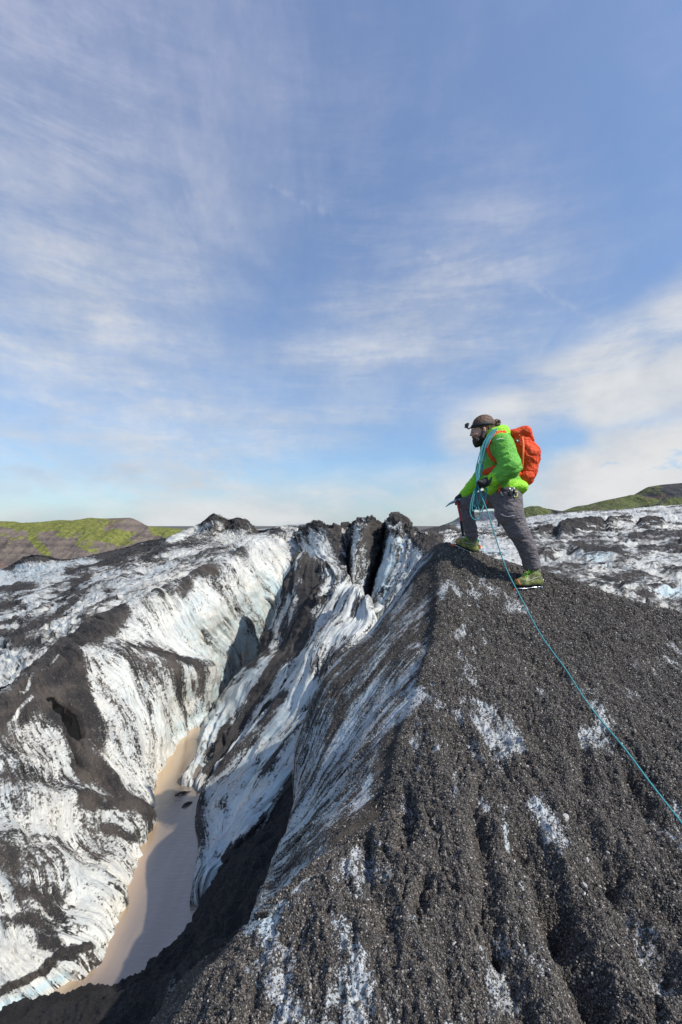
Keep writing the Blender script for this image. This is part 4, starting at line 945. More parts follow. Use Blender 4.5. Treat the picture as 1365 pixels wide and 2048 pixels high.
# beard
f = Field(Z(350, 0)[[0, 0, 0]] * 0 + [Z(350, 0)[0], D0 - .13, Z(0, 480)[2]], [Z(560, 0)[0], D0 + .17, Z(0, 200)[2]], 0.004)
f.cone(Z(492, 325, .02), Z(440, 380, .02), .062, .050, .02, ys=1.12); f.cone(Z(440, 380, .02), Z(425, 418, .02), .045, .016, .02, ys=1.1)
f.ell(Z(398, 338, .02), (.014, .034, .008), .012, rot=0.2); f.cone(Z(400, 340, -.02), Z(432, 365, -.035), .012, .022, .015); f.cone(Z(400, 340, .06), Z(432, 365, .075), .012, .022, .015)
f.cone(Z(412, 362, .02), Z(420, 400, .02), .020, .018, .02, ys=1.4)
for s_ in (-1, 1): f.cone(Z(485, 285, .02 + s_ * .070), Z(480, 340, .02 + s_ * .062), .010, .022, .01)
f.ell(Z(388, 350, .02), (.016, .022, .008), .004, op='sub')
V, Q = f.mesh(1); N = vnormals(V, Q); V = V + N * (0.006 * fbm(V * np.array([60, 60, 22]), 3)[:, None] + 0.004 * fbm(V * 160, 2)[:, None])
mesh_obj('beard', V, Q, M_beard, person)
# hair drawn back into a curly bun
f = Field([Z(340, 0)[0], D0 - .14, Z(0, 420)[2]], [Z(720, 0)[0], D0 + .19, Z(0, 90)[2]], 0.004)
f.ell(headc + [0.010, 0, 0.018], (.110, .082, .090), .02, rot=0.30)
f.cone(Z(505, 262, .02), Z(545, 300, .02), .066, .040, .03, ys=1.15)
f.cone(Z(540, 230, .02), Z(560, 300, .02), .055, .035, .02, ys=1.1)
f.ell(Z(388, 296, .02), (.066, .12, .070), .008, rot=0.2, op='sub')
f.ell(Z(458, 330, .02), (.050, .12, .050), .008, op='sub'); f.ell(Z(500, 268, .02), (.020, .12, .032), .004, rot=.2, op='sub')
f.cone(Z(565, 205, .02), Z(590, 205, .02), .020, .018, .01)
for (x, y, dy_, r) in ((600, 195, .02, .020), (622, 200, .03, .018), (632, 190, .0, .012), (612, 225, .02, .022), (600, 248, .03, .018), (628, 220, .01, .013), (590, 250, .0, .012), (612, 184, .02, .012), (640, 206, .03, .009)):
    f.ell(Z(x, y, dy_), (r * 1.2, r * 1.2, r * 1.1), .003)
V, Q = f.mesh(1); N = vnormals(V, Q); V = V + N * (0.005 * fbm(V * np.array([18, 120, 110]), 3)[:, None] + 0.0022 * fbm(V * np.array([50, 220, 200]), 2)[:, None])
mesh_obj('hair', V, Q, M_hair, person)
# headband with camera mount
hb = []
for a in np.linspace(0, 2 * math.pi, 22, endpoint=False):
    ca, sa = math.cos(a), math.sin(a); hb.append(headc + np.array([0.006 + 0.112 * ca, 0.083 * sa, 0.000 + 0.014 * ca + 0.002 * math.sin(3 * a)]))
V, Q = tube(hb, 0.01, 8, 3, closed=True, flat=(0.017, 0.004, (0, 0, 0)) if False else None)
def band_mesh(pts, half, thick):
    c = np.mean(pts, 0); V, Q = [], []; n = len(pts)
    for p in pts:
        o = p - c; o[2] = 0; o /= np.linalg.norm(o)
        for (q, z) in ((0, -half), (thick, -half), (thick, half), (0, half)): V.append(p + o * q + np.array([0, 0, z]))
    for i in range(n):
        for k_ in range(4):
            Q.append((i * 4 + k_, i * 4 + (k_ + 1) % 4, ((i + 1) % n) * 4 + (k_ + 1) % 4, ((i + 1) % n) * 4 + k_))
    return np.array(V), Q
V, Q = band_mesh(hb, 0.017, 0.006); band_o = mesh_obj('headband', V, Q, M_black, person)
cm = empty('action_camera', tuple(Z(342, 240, .02)), 'small black action camera on the front of the climber\'s headband', 'camera')
bevel(mesh_obj('camera_body', *boxv(Z(338, 232, .02), (.013, .028, .022), (0, 0.35, 0)), M_black, cm), .003)
V, Q = tube([Z(326, 226, .012), Z(320, 224, .012)], .010, 12, 1); mesh_obj('lens', V, Q, M_dgrey, cm)
mesh_obj('mount', *tube([Z(342, 250, .02), Z(352, 262, .02), Z(366, 256, .02), Z(378, 246, .02)], .007, 8, 4), M_black, cm)

# trousers
f = Field([Z(200, 0)[0], D0 - .33, Z(0, 1570)[2]], [Z(1060, 0)[0], D0 + .48, Z(0, 740)[2]], 0.0075)
f.cone(Z(690, 800, .02), Z(698, 900, .02), .125, .135, .04, ys=1.15)
f.cone(Z(705, 880, -.07), Z(722, 1020, -.09), .135, .128, .04); f.cone(Z(722, 1020, -.09), Z(808, 1200, -.10), .128, .094, .03)
f.cone(Z(808, 1200, -.10), Z(885, 1350, -.06), .094, .084, .03); f.cone(Z(885, 1350, -.06), Z(932, 1515, -.02), .084, .080, .02)
f.cone(Z(640, 880, .10), Z(480, 915, .20), .115, .088, .04); f.cone(Z(480, 915, .20), kneeF, .088, .074, .03)
f.cone(kneeF, Z(345, 1080, .28), .074, .070, .03); f.cone(Z(345, 1080, .28), Z(382, 1235, .30), .070, .066, .02)
f.half(Z(932, 1530, 0), (0.28, 0, -1)); 
V, Q = f.mesh(1); N = vnormals(V, Q)
# folds: rings behind the knees, at the hem and below the seat
wd = 0.008 * fbm(V * np.array([7, 7, 13]) + 2, 3, 0.6, ridged=True) + 0.004 * fbm(V * 24, 2)
ring = lambda c, r: np.exp(-(np.linalg.norm(V - c, axis=1) / r) ** 2)
wd += 0.007 * (ring(kneeN, .13) + 0.8 * ring(Z(930, 1490, -.02), .10) + ring(Z(700, 960, -.09), .12)) * np.sin(V[:, 2] * 95 + V[:, 0] * 50 + 7 * fbm(V * 6, 2)) * (0.5 + fbm(V * 9 + 4, 2))
wd += 0.006 * ring(kneeF, .12) * np.sin(V[:, 0] * 110 + V[:, 2] * 60 + 6 * fbm(V * 6, 2))
wd += 0.006 * ring(Z(385, 1200, .3), .10) * np.sin(V[:, 2] * 110 + 6 * fbm(V * 6, 2))
mesh_obj('trousers', V + N * wd[:, None], Q, M_trou, person)

# down jacket
f = Field([Z(250, 0)[0], D0 - .45, Z(0, 920)[2]], [Z(920, 0)[0], D0 + .45, Z(0, 215)[2]], 0.0065)
f.cone(Z(590, 400, .02), Z(615, 560, .02), .135, .145, .05, ys=1.25, puff=.008, pn=3)
f.cone(Z(615, 560, .02), Z(655, 740, .02), .145, .165, .05, ys=1.2, puff=.000, pn=3)
f.cone(Z(650, 740, .02), Z(735, 790, .02), .120, .120, .04, ys=1.45)
f.cone(Z(560, 800, .02), Z(800, 800, .02), .055, .066, .04, ys=3.0)
f.cone(Z(590, 350, .02), Z(660, 330, .02), .085, .075, .04, ys=1.4)
f.cone(shN + [0, 0.02, 0], elN, .105, .098, .03, puff=.003, pn=3); f.cone(elN, wrN + [0.02, 0, 0], .098, .064, .02, puff=.002, pn=3)
f.cone(shF, elF, .10, .085, .03, puff=.000, pn=3); f.cone(elF, wrF + [0.03, 0, 0.01], .085, .056, .02, puff=.001, pn=4)
# collar and hood roll
for k_ in range(14):
    a = math.pi * 2 * k_ / 14; c = Z(592, 315, .02) + np.array([.075 * math.cos(a), .095 * math.sin(a), .030 * math.cos(a) + .022])
    f.ell(c, (.034, .036, .034), .03)
f.ell(Z(665, 285, .02), (.060, .085, .036), .03)
f.half(Z(700, 866, 0), (0.05, 0, -1))
V, Q = f.mesh(1); N = vnormals(V, Q)
X, Y = project(V); zx, zy = (X - 860) * 4.55, (Y - 800) * 4.55
wd = 0.008 * fbm(V * np.array([9, 9, 15]) + 5, 3, 0.55, ridged=True) + 0.003 * fbm(V * 38, 2)
def bend(c, r, ax, fr, amp): return amp * 0.8 * np.exp(-(np.linalg.norm(V - c, axis=1) / r) ** 2) * np.sin((V @ np.array(ax)) * fr * .62 + 6 * fbm(V * 6, 2)) * (0.6 + fbm(V * 8 + 2, 2))
wd += bend(elN, .15, (0.5, 0, -.85), 150, .011) + bend(Z(690, 500, -.2), .10, (0.2, 0, 1), 130, .010) + bend(wrN, .12, (0.8, 0, -.3), 140, .008) + bend(Z(560, 620, -.1), .12, (0.2, 0, 1), 120, .007) + bend(wrF, .12, (0.8, 0, .5), 120, .007)
dN = np.linalg.norm(V - wrN, axis=1); 
nearF = np.abs(V[:, 1] - (D0 + .28)) < .10
tint = np.maximum.reduce([sm(zy - zx * 0.06, 655, 700) * (1 - sm(np.linalg.norm(V - (elN * .35 + wrN * .65), axis=1), .17, .13)),
                          sm(dN, .085, .07), sm(zy + (zx - 560) * 0.10, 335, 300) , sm(np.linalg.norm(V - wrF, axis=1), .10, .08)])
tint = np.clip(tint, 0, 1)
mesh_obj('jacket', V + N * wd[:, None], Q, M_jack, person, attrs={'tint': tint})
V, Q = boxv(Z(602, 408, -.285), (.004, .002, .010), (0, 0.2, 0)); mesh_obj('sleeve_zip_tab', V, Q, M_black, person)
V, Q = tube([Z(600, 366, -.270), Z(640, 352, -.275), Z(668, 350, -.270)], .003, 6, 3); mesh_obj('shoulder_print', V, Q, M_white, person)
V, Q = band_mesh([wrN + np.array([0.0 + .067 * math.cos(a) * .35, .067 * math.sin(a), .067 * math.cos(a)]) for a in np.linspace(0, 2 * math.pi, 16, endpoint=False)], .002, .002)

# gloves
f = Field(np.minimum(palmN, wrN) - .11, np.maximum(palmN, wrN) + .11, 0.0042)
limb_hand(f, wrN + [0.005, 0, 0], palmN, tipsN[:3] + [(tipsN[3][0], tipsN[3][1])], r=0.0135, thumb=(thN[0], thN[0] * .6 + thN[1] * .4))
f.cone(wrN + [0.03, 0, 0.006], palmN, .046, .042, .02, ys=.85)
V, Q = f.mesh(1); gl = mesh_obj('glove', V, Q, M_black, person)
V, Q = tube([wrN + np.array([-.012, 0, 0]) + .050 * np.array([.45 * math.cos(a), math.sin(a), .9 * math.cos(a)]) for a in np.linspace(0, 2 * math.pi, 16, endpoint=False)], .014, 8, 3, closed=True)
mesh_obj('glove_cuff', V, Q, M_dgrey, gl)
f = Field(np.minimum(palmF, wrF) - .11, np.maximum(palmF, wrF) + .11, 0.0042)
limb_hand(f, wrF, palmF, tipsF, r=0.0135, thumb=thF); f.cone(wrF + [0.02, 0, 0.01], palmF, .040, .040, .02, ys=.9)
V, Q = f.mesh(1); mesh_obj('glove', V, Q, M_black, person)

# boots and crampons
M_strap = simple('pale_grey_strap', (.42, .42, .40), .6)
def boot(side, fn):
    lo = np.array([min(p[0] for p in fn['all']) - .09, min(p[1] for p in fn['all']) - .10, min(p[2] for p in fn['all']) - .09])
    hi = np.array([max(p[0] for p in fn['all']) + .09, max(p[1] for p in fn['all']) + .10, max(p[2] for p in fn['all']) + .09])
    up = fn['up'] / np.linalg.norm(fn['up']); he, ba, to, an = fn['heel'], fn['ball'], fn['toe'], fn['ankle']
    f = Field(lo, hi, 0.0045)
    f.cone(he, ba, .043, .048, .02); f.cone(ba, to, .048, .036, .015); f.cone(he, an, .050, .056, .02); f.cone(an, ba + up * .012, .050, .040, .03)
    f.half(he - up * .030, -up)
    V, Q = f.mesh(1); bo = mesh_obj('boot', V, Q, M_boot, person)
    g = Field(lo - .02, hi, 0.0045)
    g.cone(he, ba, .047, .052, .02); g.cone(ba, to, .052, .040, .015); g.half(he - up * .026, up); g.half(he - up * .046, -up)
    V, Q = g.mesh(0); mesh_obj('sole', V, Q, M_sole, bo)
    fw = (to - he) / np.linalg.norm(to - he); sd = np.cross(up, fw); sd /= np.linalg.norm(sd)
    if sd[1] > 0: sd = -sd       # towards the camera
    # laces
    L = []
    for k_ in range(5):
        c = an * (1 - k_ / 5.5) + (ba + up * .03) * (k_ / 5.5) + up * (.028 - .002 * k_) + fw * .030
        L.append(tube([c - sd * .038 - up * .012, c + up * .006, c + sd * .038 - up * .012 + fw * (.008 if k_ % 2 else -.008)], .0035, 6, 3))
    kn = an + up * .016 + fw * .062 + sd * .02
    for (a_, b_) in ((-.5, .9), (.5, 1.0), (.1, -.9), (.9, .2)):
        L.append(tube([kn, kn + fw * .035 * a_ + up * .03 * b_ + sd * .01, kn + fw * .06 * a_ + up * .012 * b_ + sd * .022, kn + fw * .035 * a_ - up * .012 + sd * .016, kn], .0030, 6, 4))
    V, Q = join(*L); mesh_obj('lace', V, Q, M_lime, bo)
    # crampon
    cp = empty('crampon', tuple(ba - up * .05), fn['label'], 'crampon', 'crampons strapped under the boots')
    fr = []
    for s_ in (-1, 1):
        fr.append(tube([he - up * .052 - fw * .035 + sd * s_ * .03, (he + ba) / 2 - up * .053 + sd * s_ * .026, ba - up * .053 + sd * s_ * .045, to - up * .050 + fw * .03 + sd * s_ * .028], .0045, 6, 3))
    V, Q = join(*fr); mesh_obj('frame', V, Q, M_steel, cp)
    for (pp, fwd) in ((he - fw * .02, 0), (he + fw * .04, 0), (ba - fw * .02, 0), (ba + fw * .03, .2), (to + fw * .03, 1.0)):
        for s_ in (-1, 1):
            a_ = pp - up * .052 + sd * s_ * (.036 if fwd < 1 else .018); b_ = a_ - up * (.030 if fwd < 1 else .018) + fw * .038 * fwd + sd * s_ * .004
            V, Q = tube([a_, (a_ + b_) / 2, b_], [.006, .0045, .0015], 6, 2); mesh_obj('point', V, Q, M_corg if fwd >= 1 else M_dsteel, cp)
    V, Q = tube([he - up * .02 + sd * .046, he + up * .018 - fw * .050 + sd * .02, he + up * .018 - fw * .050 - sd * .02, he - up * .02 - sd * .046], .0035, 6, 4); mesh_obj('heel_bail', V, Q, M_steel, cp)
    V, Q = tube([he + up * .015 - fw * .045 + sd * .02, (he + an) / 2 + up * .01 + sd * .056 + fw * .02, ba + up * .018 + sd * .052, ba + up * .052 + fw * .004, ba + up * .018 - sd * .052], .0032, 6, 4); mesh_obj('strap', V, Q, M_strap, cp)
    V, Q = tube([to - up * .015 + sd * .04, to + up * .026 + fw * .012 + sd * .02, to + up * .026 + fw * .012 - sd * .02, to - up * .015 - sd * .04], .006, 6, 4); mesh_obj('toe_cage', V, Q, M_corg, cp)
    if fn['cup']: 
        mesh_obj('heel_lever', *boxv(he + up * .035 - fw * .040, (.020, .030, .020), (0, .3, 0)), M_corg, cp)
        mesh_obj('gaiter_clip', *boxv(an + up * .035 - fw * .030 + sd * .035, (.016, .010, .014), (0, .3, 0)), M_teal, person)
    return cp
b1o = boot(0, dict(heel=Z(985, 1648, -.02), ball=Z(850, 1660, -.06), toe=Z(800, 1662, -.075), ankle=Z(948, 1572, -.02), up=np.array([0.02, -.05, 1.0]), cup=False, label='crampon with orange front points under the lower boot by the rope',
     all=[Z(985, 1720, -.02), Z(770, 1540, -.09)]))
b2o = boot(1, dict(heel=Z(402, 1350, .32), ball=Z(300, 1305, .30), toe=Z(262, 1288, .29), ankle=Z(392, 1290, .32), up=np.array([0.40, -.05, 1.0]), cup=True, label='crampon with orange heel lever under the higher boot on the crest',
     all=[Z(420, 1420, .34), Z(225, 1220, .27)]))

# harness with gear (worn)
hs = mesh_obj('harness_belt', *join(tube([Z(575, 820, -.05), Z(640, 815, -.165), Z(720, 812, -.185), Z(800, 812, -.13), Z(835, 815, 0)], .01, 8, 5, flat=(.020, .006, (0, -1, 0))),
   tube([Z(640, 820, -.17), Z(645, 850, -.19), Z(662, 878, -.195)], .01, 8, 4, flat=(.014, .004, (0, -1, 0)))), M_dgrey, person)
V, Q = tube([Z(640, 1035, -.19), Z(700, 1060, -.225), Z(770, 1050, -.225), Z(838, 1022, -.16)], .004, 6, 5); mesh_obj('leg_loop', V, Q, simple('pale_piping', (.36, .34, .38), .6), person)
V, Q = tube([Z(660, 1018, -.20), Z(730, 998, -.228), Z(800, 985, -.215), Z(838, 985, -.16)], .0035, 6, 5); mesh_obj('leg_loop', V, Q, M_trou, person)
V, Q = tube([Z(795, 1000, -.217), Z(810, 988, -.212), Z(828, 990, -.20), Z(830, 1004, -.195), Z(812, 1012, -.212)], .0045, 6, 4, closed=True); mesh_obj('buckle', V, Q, M_dgrey, person)
V, Q = tube([Z(828, 860, -.10), Z(838, 905, -.13), Z(848, 950, -.14), Z(846, 990, -.15)], .006, 6, 5, flat=(.007, .002, (0, -1, 0))); mesh_obj('loose_strap', V, Q, simple('grey_tape', (.30, .29, .27), .7), person)
V, Q = tube([Z(632, 770, -.225), Z(636, 800, -.235), Z(626, 838, -.235)], .01, 8, 4, flat=(.010, .003, (0, -1, 0))); mesh_obj('belt_tail', V, Q, M_red, person)
def carabiner(cz, r, mat, label, rot=0.0, dy=-.215, th=.004):
    pts = [Z(cz[0], cz[1], dy) + np.array([r * .62 * math.cos(a) * math.cos(rot) - r * math.sin(a) * math.sin(rot), .004 * math.sin(2 * a), r * .62 * math.cos(a) * math.sin(rot) + r * math.sin(a) * math.cos(rot)]) for a in np.linspace(0, 2 * math.pi, 12, endpoint=False)]
    o = mesh_obj('carabiner', *tube(pts, th, 8, 3, closed=True), mat); tag(o, label, 'carabiner', 'carabiners on the harness'); return o
carabiner((750, 812), .024, M_steel, 'silver carabiner lying flat on the harness belt under the jacket hem', 1.3)
carabiner((752, 850), .030, M_dsteel, 'blue grey carabiner hanging in the middle of the harness gear', 0.1)
carabiner((782, 858), .028, M_yel, 'pale yellow curved carabiner hanging at the climber\'s hip', -0.3, th=.005)
sc_ = mesh_obj('belay_device', *join(boxv(Z(735, 848, -.215), (.016, .012, .026), (0, .2, 0)), boxv(Z(768, 838, -.215), (.010, .012, .022), (0, -.3, 0))), M_black); bevel(sc_, .004); tag(sc_, 'black belay device among the carabiners at the climber\'s hip', 'belay device')
carabiner((508, 930), .020, M_orange, 'small orange carabiner hanging below the climber\'s belly', 0.1, dy=-.05)
carabiner((470, 935), .026, M_teal, 'green carabiner hanging among the rope loops', 0.0, dy=-.06)
isw = empty('ice_screw', tuple(Z(632, 1040, .20)), 'dark ice screw hanging behind the near thigh', 'ice screw')
mesh_obj('tube', *tube([Z(634, 1030, .20), Z(630, 1090, .20), Z(626, 1150, .20)], [.008, .010, .012], 8, 3), M_dgrey, isw)
mesh_obj('hanger', *boxv(Z(626, 1148, .20), (.014, .006, .006)), M_dgrey, isw)
mesh_obj('cord', *tube([Z(650, 950, .12), Z(640, 1000, .18), Z(634, 1035, .20)], .004, 6, 3), M_dgrey, isw)

# backpack
bp = empty('backpack', tuple(Z(870, 770, .02)), 'orange red climbing backpack with rolled top on the climber\'s back', 'backpack')
f = Field([Z(650, 0)[0], D0 - .27, Z(0, 830)[2]], [Z(1030, 0)[0], D0 + .30, Z(0, 225)[2]], 0.0065)
f.cone(Z(815, 360, .02), Z(868, 500, .02), .088, .118, .05, ys=1.30); f.cone(Z(868, 500, .02), Z(872, 650, .02), .118, .100, .05, ys=1.25)
f.cone(Z(872, 650, .02), Z(880, 725, .02), .090, .058, .04, ys=1.4)
f.ell(Z(905, 520, .02), (.082, .11, .150), .04, rot=-0.12)
f.half(Z(752, 400, .0) + [0, 0, 0], (-1, 0, -0.16))
V, Q = f.mesh(1); N = vnormals(V, Q)
wd = 0.009 * fbm(V * np.array([12, 12, 8]) + 8, 3, 0.6, ridged=True) + 0.003 * fbm(V * 40, 2)
c0 = Z(925, 480, -.08); wd += 0.007 * np.exp(-(np.linalg.norm(V - c0, axis=1) / .14) ** 2) * np.sin(V @ np.array([50., 0, 70]) + 8 * fbm(V * 6, 2))
mesh_obj('pack_body', V + N * wd[:, None], Q, M_red, bp)
f = Field([Z(660, 0)[0], D0 - .24, Z(0, 440)[2]], [Z(980, 0)[0], D0 + .28, Z(0, 210)[2]], 0.006)
f.cone(Z(745, 312, .02), Z(850, 305, .02), .044, .062, .03, ys=2.0); f.cone(Z(850, 300, .02), Z(900, 370, .02), .058, .045, .03, ys=1.9)
f.cone(Z(850, 275, .02), Z(868, 290, .02), .028, .030, .02, ys=2.6)
V, Q = f.mesh(1); N = vnormals(V, Q); wd = 0.007 * fbm(V * np.array([25, 14, 14]) + 1, 3, 0.6, ridged=True)
mesh_obj('lid', V + N * wd[:, None], Q, M_red, bp)
mesh_obj('compression_strap', *tube([Z(842, 335, -.125), Z(852, 400, -.150), Z(850, 480, -.168), Z(846, 560, -.160), Z(840, 630, -.145)], .01, 8, 5, flat=(.011, .004, (0, -1, 0))), M_orange, bp)
mesh_obj('compression_strap', *tube([Z(880, 500, -.140), Z(925, 560, -.125), Z(945, 630, -.09), Z(935, 700, -.06)], .01, 8, 5, flat=(.006, .003, (0, -1, 0))), M_orange, bp)
mesh_obj('side_pocket', *(lambda ff: (ff.ell(Z(882, 690, -.075), (.080, .06, .060), .01, rot=.5), ff.mesh(1))[1])(Field(Z(882, 690, -.075) - .12, Z(882, 690, -.075) + .12, .006)), M_red, bp)
mesh_obj('badge', *boxv(Z(797, 372, -.120), (.016, .004, .013), (0, .35, 0)), M_dgrey, bp)
mesh_obj('badge_print', *boxv(Z(797, 372, -.1255), (.010, .002, .004), (0, .9, 0)), M_white, bp)
mesh_obj('shoulder_strap', *tube([Z(690, 290, -.10), Z(615, 300, -.130), Z(548, 370, -.150), Z(530, 450, -.170), Z(560, 520, -.185), Z(620, 568, -.19), Z(700, 600, -.16), Z(780, 620, -.10)], .01, 8, 6, flat=(.020, .009, (0.1, -1, 0.25))), M_red, bp)
mesh_obj('shoulder_strap', *tube([Z(690, 290, .16), Z(600, 300, .18), Z(530, 400, .16), Z(520, 500, .17), Z(600, 600, .2)], .01, 8, 6, flat=(.020, .009, (0.1, 1, 0.25))), M_red, bp)
mesh_obj('hip_belt', *(lambda ff: (ff.cone(Z(500, 660, -.12), Z(590, 628, -.205), .030, .036, .02, ys=.5), ff.cone(Z(590, 628, -.205), Z(690, 640, -.19), .036, .036, .02, ys=.5), ff.cone(Z(690, 640, -.19), Z(820, 680, -.08), .036, .03, .02, ys=.7), ff.mesh(1))[-1])(Field([Z(440, 0)[0], D0 - .3, Z(0, 740)[2]], [Z(880, 0)[0], D0 + .05, Z(0, 560)[2]], .006)), M_red, bp)
mesh_obj('buckle', *boxv(Z(497, 448, -.16), (.012, .006, .009), (0, .4, 0)), M_axered, bp)
for (x, y) in ((915, 440), (945, 600)): mesh_obj('cord_lock', *boxv(Z(x, y, -.09), (.006, .006, .012), (0, .5, 0)), M_black, bp)

# ice axe
ax = empty('ice_axe', tuple(Z(305, 1250, .20)), 'ice axe with long steel pick held on the raised knee', 'ice axe')
V, Q = tube([Z(258, 915, .235), Z(215, 928, .235), Z(180, 945, .235), Z(145, 972, .235)], [1, 1, .8, .3], 8, 5, flat=(1, 1, (0, -1, 0)))
def blade(pts, ws, th):
    V, Q = [], []; P = np.array(pts); T = np.gradient(P, axis=0)
    for p, tn, w_ in zip(P, T, ws):
        u = np.cross(tn / np.linalg.norm(tn), [0, -1, 0]); u /= np.linalg.norm(u)
        for (a_, b_) in ((-1, -1), (1, -1), (1, 1), (-1, 1)): V.append(p + u * w_ * a_ + np.array([0, th * b_, 0]))
    for i in range(len(P) - 1):
        for k_ in range(4): Q.append((i * 4 + k_, i * 4 + (k_ + 1) % 4, (i + 1) * 4 + (k_ + 1) % 4, (i + 1) * 4 + k_))
    Q.append((3, 2, 1, 0)); n = len(P) * 4; Q.append((n - 4, n - 3, n - 2, n - 1)); return np.array(V), Q
mesh_obj('pick', *blade([Z(262, 912, .235), Z(235, 922, .235), Z(205, 932, .235), Z(175, 948, .235), Z(145, 972, .235)], [.018, .016, .013, .009, .003], .003), M_dsteel, ax)
mesh_obj('adze', *blade([Z(262, 912, .235), Z(285, 905, .235), Z(305, 900, .235)], [.014, .012, .020], .006), M_dsteel, ax)
mesh_obj('shaft', *tube([Z(250, 925, .225), Z(262, 985, .20), Z(278, 1060, .185), Z(290, 1150, .18)], .011, 10, 4), M_axered, ax)
mesh_obj('grip', *tube([Z(284, 1105, .182), Z(293, 1170, .18), Z(305, 1240, .18)], [.013, .014, .012], 10, 4), M_black, ax)
mesh_obj('spike', *tube([Z(305, 1235, .18), Z(312, 1275, .18)], [.010, .002], 8, 2), M_steel, ax)

# ------------------------------------------------------------------ surface lookup on the ridge
sx, sy = mound.X.ravel(), mound.Y.ravel(); sP = mound.P.reshape(-1, 3)
front = (mound.N.reshape(-1, 3) * -sP).sum(1) > 0
ordr = np.where(front)[0]
def ground(px, py):
    dd = (sx[ordr] - px) ** 2 + (sy[ordr] - py) ** 2
    c = ordr[np.argsort(dd)[:6]]; return sP[c[np.argmin(sP[c][:, 1])]]
# ------------------------------------------------------------------ rope: coil over the shoulder, loops in the hand, line over the ridge
rng = np.random.RandomState(3)
parts = []
for k_ in range(9):
    o_ = rng.normal(size=(8, 3)) * .006; s_ = (k_ - 4) / 4
    pts = [Z(690, 268 + 6 * s_, .05 + .02 * s_), Z(630 + 8 * s_, 258, -.08 + .02 * s_), Z(570 + 16 * s_, 300 + 8 * s_, -.135), Z(510 + 22 * s_, 400, -.165 - .01 * s_), Z(468 + 26 * s_, 530, -.17 + .02 * s_), Z(450 + 30 * s_, 640, -.18 + .02 * s_), Z(436 + 16 * s_, 730, -.20 + .01 * s_), Z(432 + 6 * s_, 770, -.205)]
    parts.append(tube([p + q for p, q in zip(pts, o_)], .0052, 7, 7))
loops = [[(432,768),(400,840),(372,940),(368,1030),(400,1085),(445,1075),(480,1010),(492,930),(470,850),(440,775)],
         [(435,770),(405,860),(385,960),(392,1010),(430,975),(455,900),(450,820),(438,770)],
         [(430,770),(425,860),(440,960),(455,1010),(480,980),(505,900),(515,820),(470,790),(440,770)],
         [(436,772),(412,850),(400,940),(412,975),(425,930),(430,850),(434,775)],
         [(438,772),(460,840),(485,880),(510,860),(516,810),(500,780)]]
for q, lp in enumerate(loops):
    n_ = len(lp); parts.append(tube([Z(x, y, -.20 + .015 * q - .06 * math.sin(math.pi * i / (n_ - 1)) * (1 if i < n_ / 2 else .4)) for i, (x, y) in enumerate(lp)], .0052, 7, 7))
line = [(434, 770, -.215), (470, 880, -.24), (530, 1030, -.30)]
lp3 = [Z(*p) for p in line]
contact = [(1130,1338),(1165,1393),(1200,1440),(1250,1500),(1300,1567),(1365,1650),(1430,1730),(1520,1830),(1660,1950),(1850,2080),(2020,2190)]
g0 = [ground(*c) for c in contact]
a_ = lp3[-1]; e_ = g0[0] + np.array([0, -.012, .02])
air = [(1010,1130),(1042,1195),(1075,1258),(1103,1300)]
for i, (x, y) in enumerate(air):
    u = (i + 1) / (len(air) + 1); dd_ = a_[1] * (1 - u) + e_[1] * u
    g = ground(x, y); dd_ = min(dd_, g[1] - .02) if i else min(dd_, 4.25)
    lp3.append(U3(x, y, dd_))
for c, g in zip(contact, g0):
    q = U3(c[0], c[1], g[1]); lp3.append(q * (1 - 0.012 / np.linalg.norm(q)) + np.array([0, -.004, .006]))
parts.append(tube(lp3, .0056, 8, 14))
rope = mesh_obj('climbing_rope', *join(*parts), M_rope)
tag(rope, 'teal climbing rope coiled over the climber\'s shoulder and running down across the gravel', 'rope')

# ------------------------------------------------------------------ floating ice slivers in the pond
M_wet = glacier_mat('wet_ice_sliver', ice=(.5, .52, .53), k=4, specks=300)
for (x0, y0, x1, y1, w_, lab) in ((350, 1592, 383, 1583, .018, 'thin slanted sliver of dark ice floating near the foot of the fin'), (364, 1615, 384, 1605, .020, 'smaller dark ice sliver floating nearer to the camera')):
    a0 = U3(x0, y0, -POND * F / (y0 - HZ)); a1 = U3(x1, y1, -POND * F / (y1 - HZ))
    V, Q = tube([a0, a0 * .65 + a1 * .35 + [0, 0, .02], a0 * .3 + a1 * .7 + [0, 0, .015], a1], [.01, w_, w_ * .8, .012], 10, 5)
    V = V + fbm(V * 9, 3)[:, None] * .02; o = mesh_obj('floating_ice', V, Q, M_wet, attrs={'ash': np.full(len(V), .62), 'blue': np.full(len(V), .2), 'flow': V})
    tag(o, lab, 'ice', 'ice slivers floating in the pond')

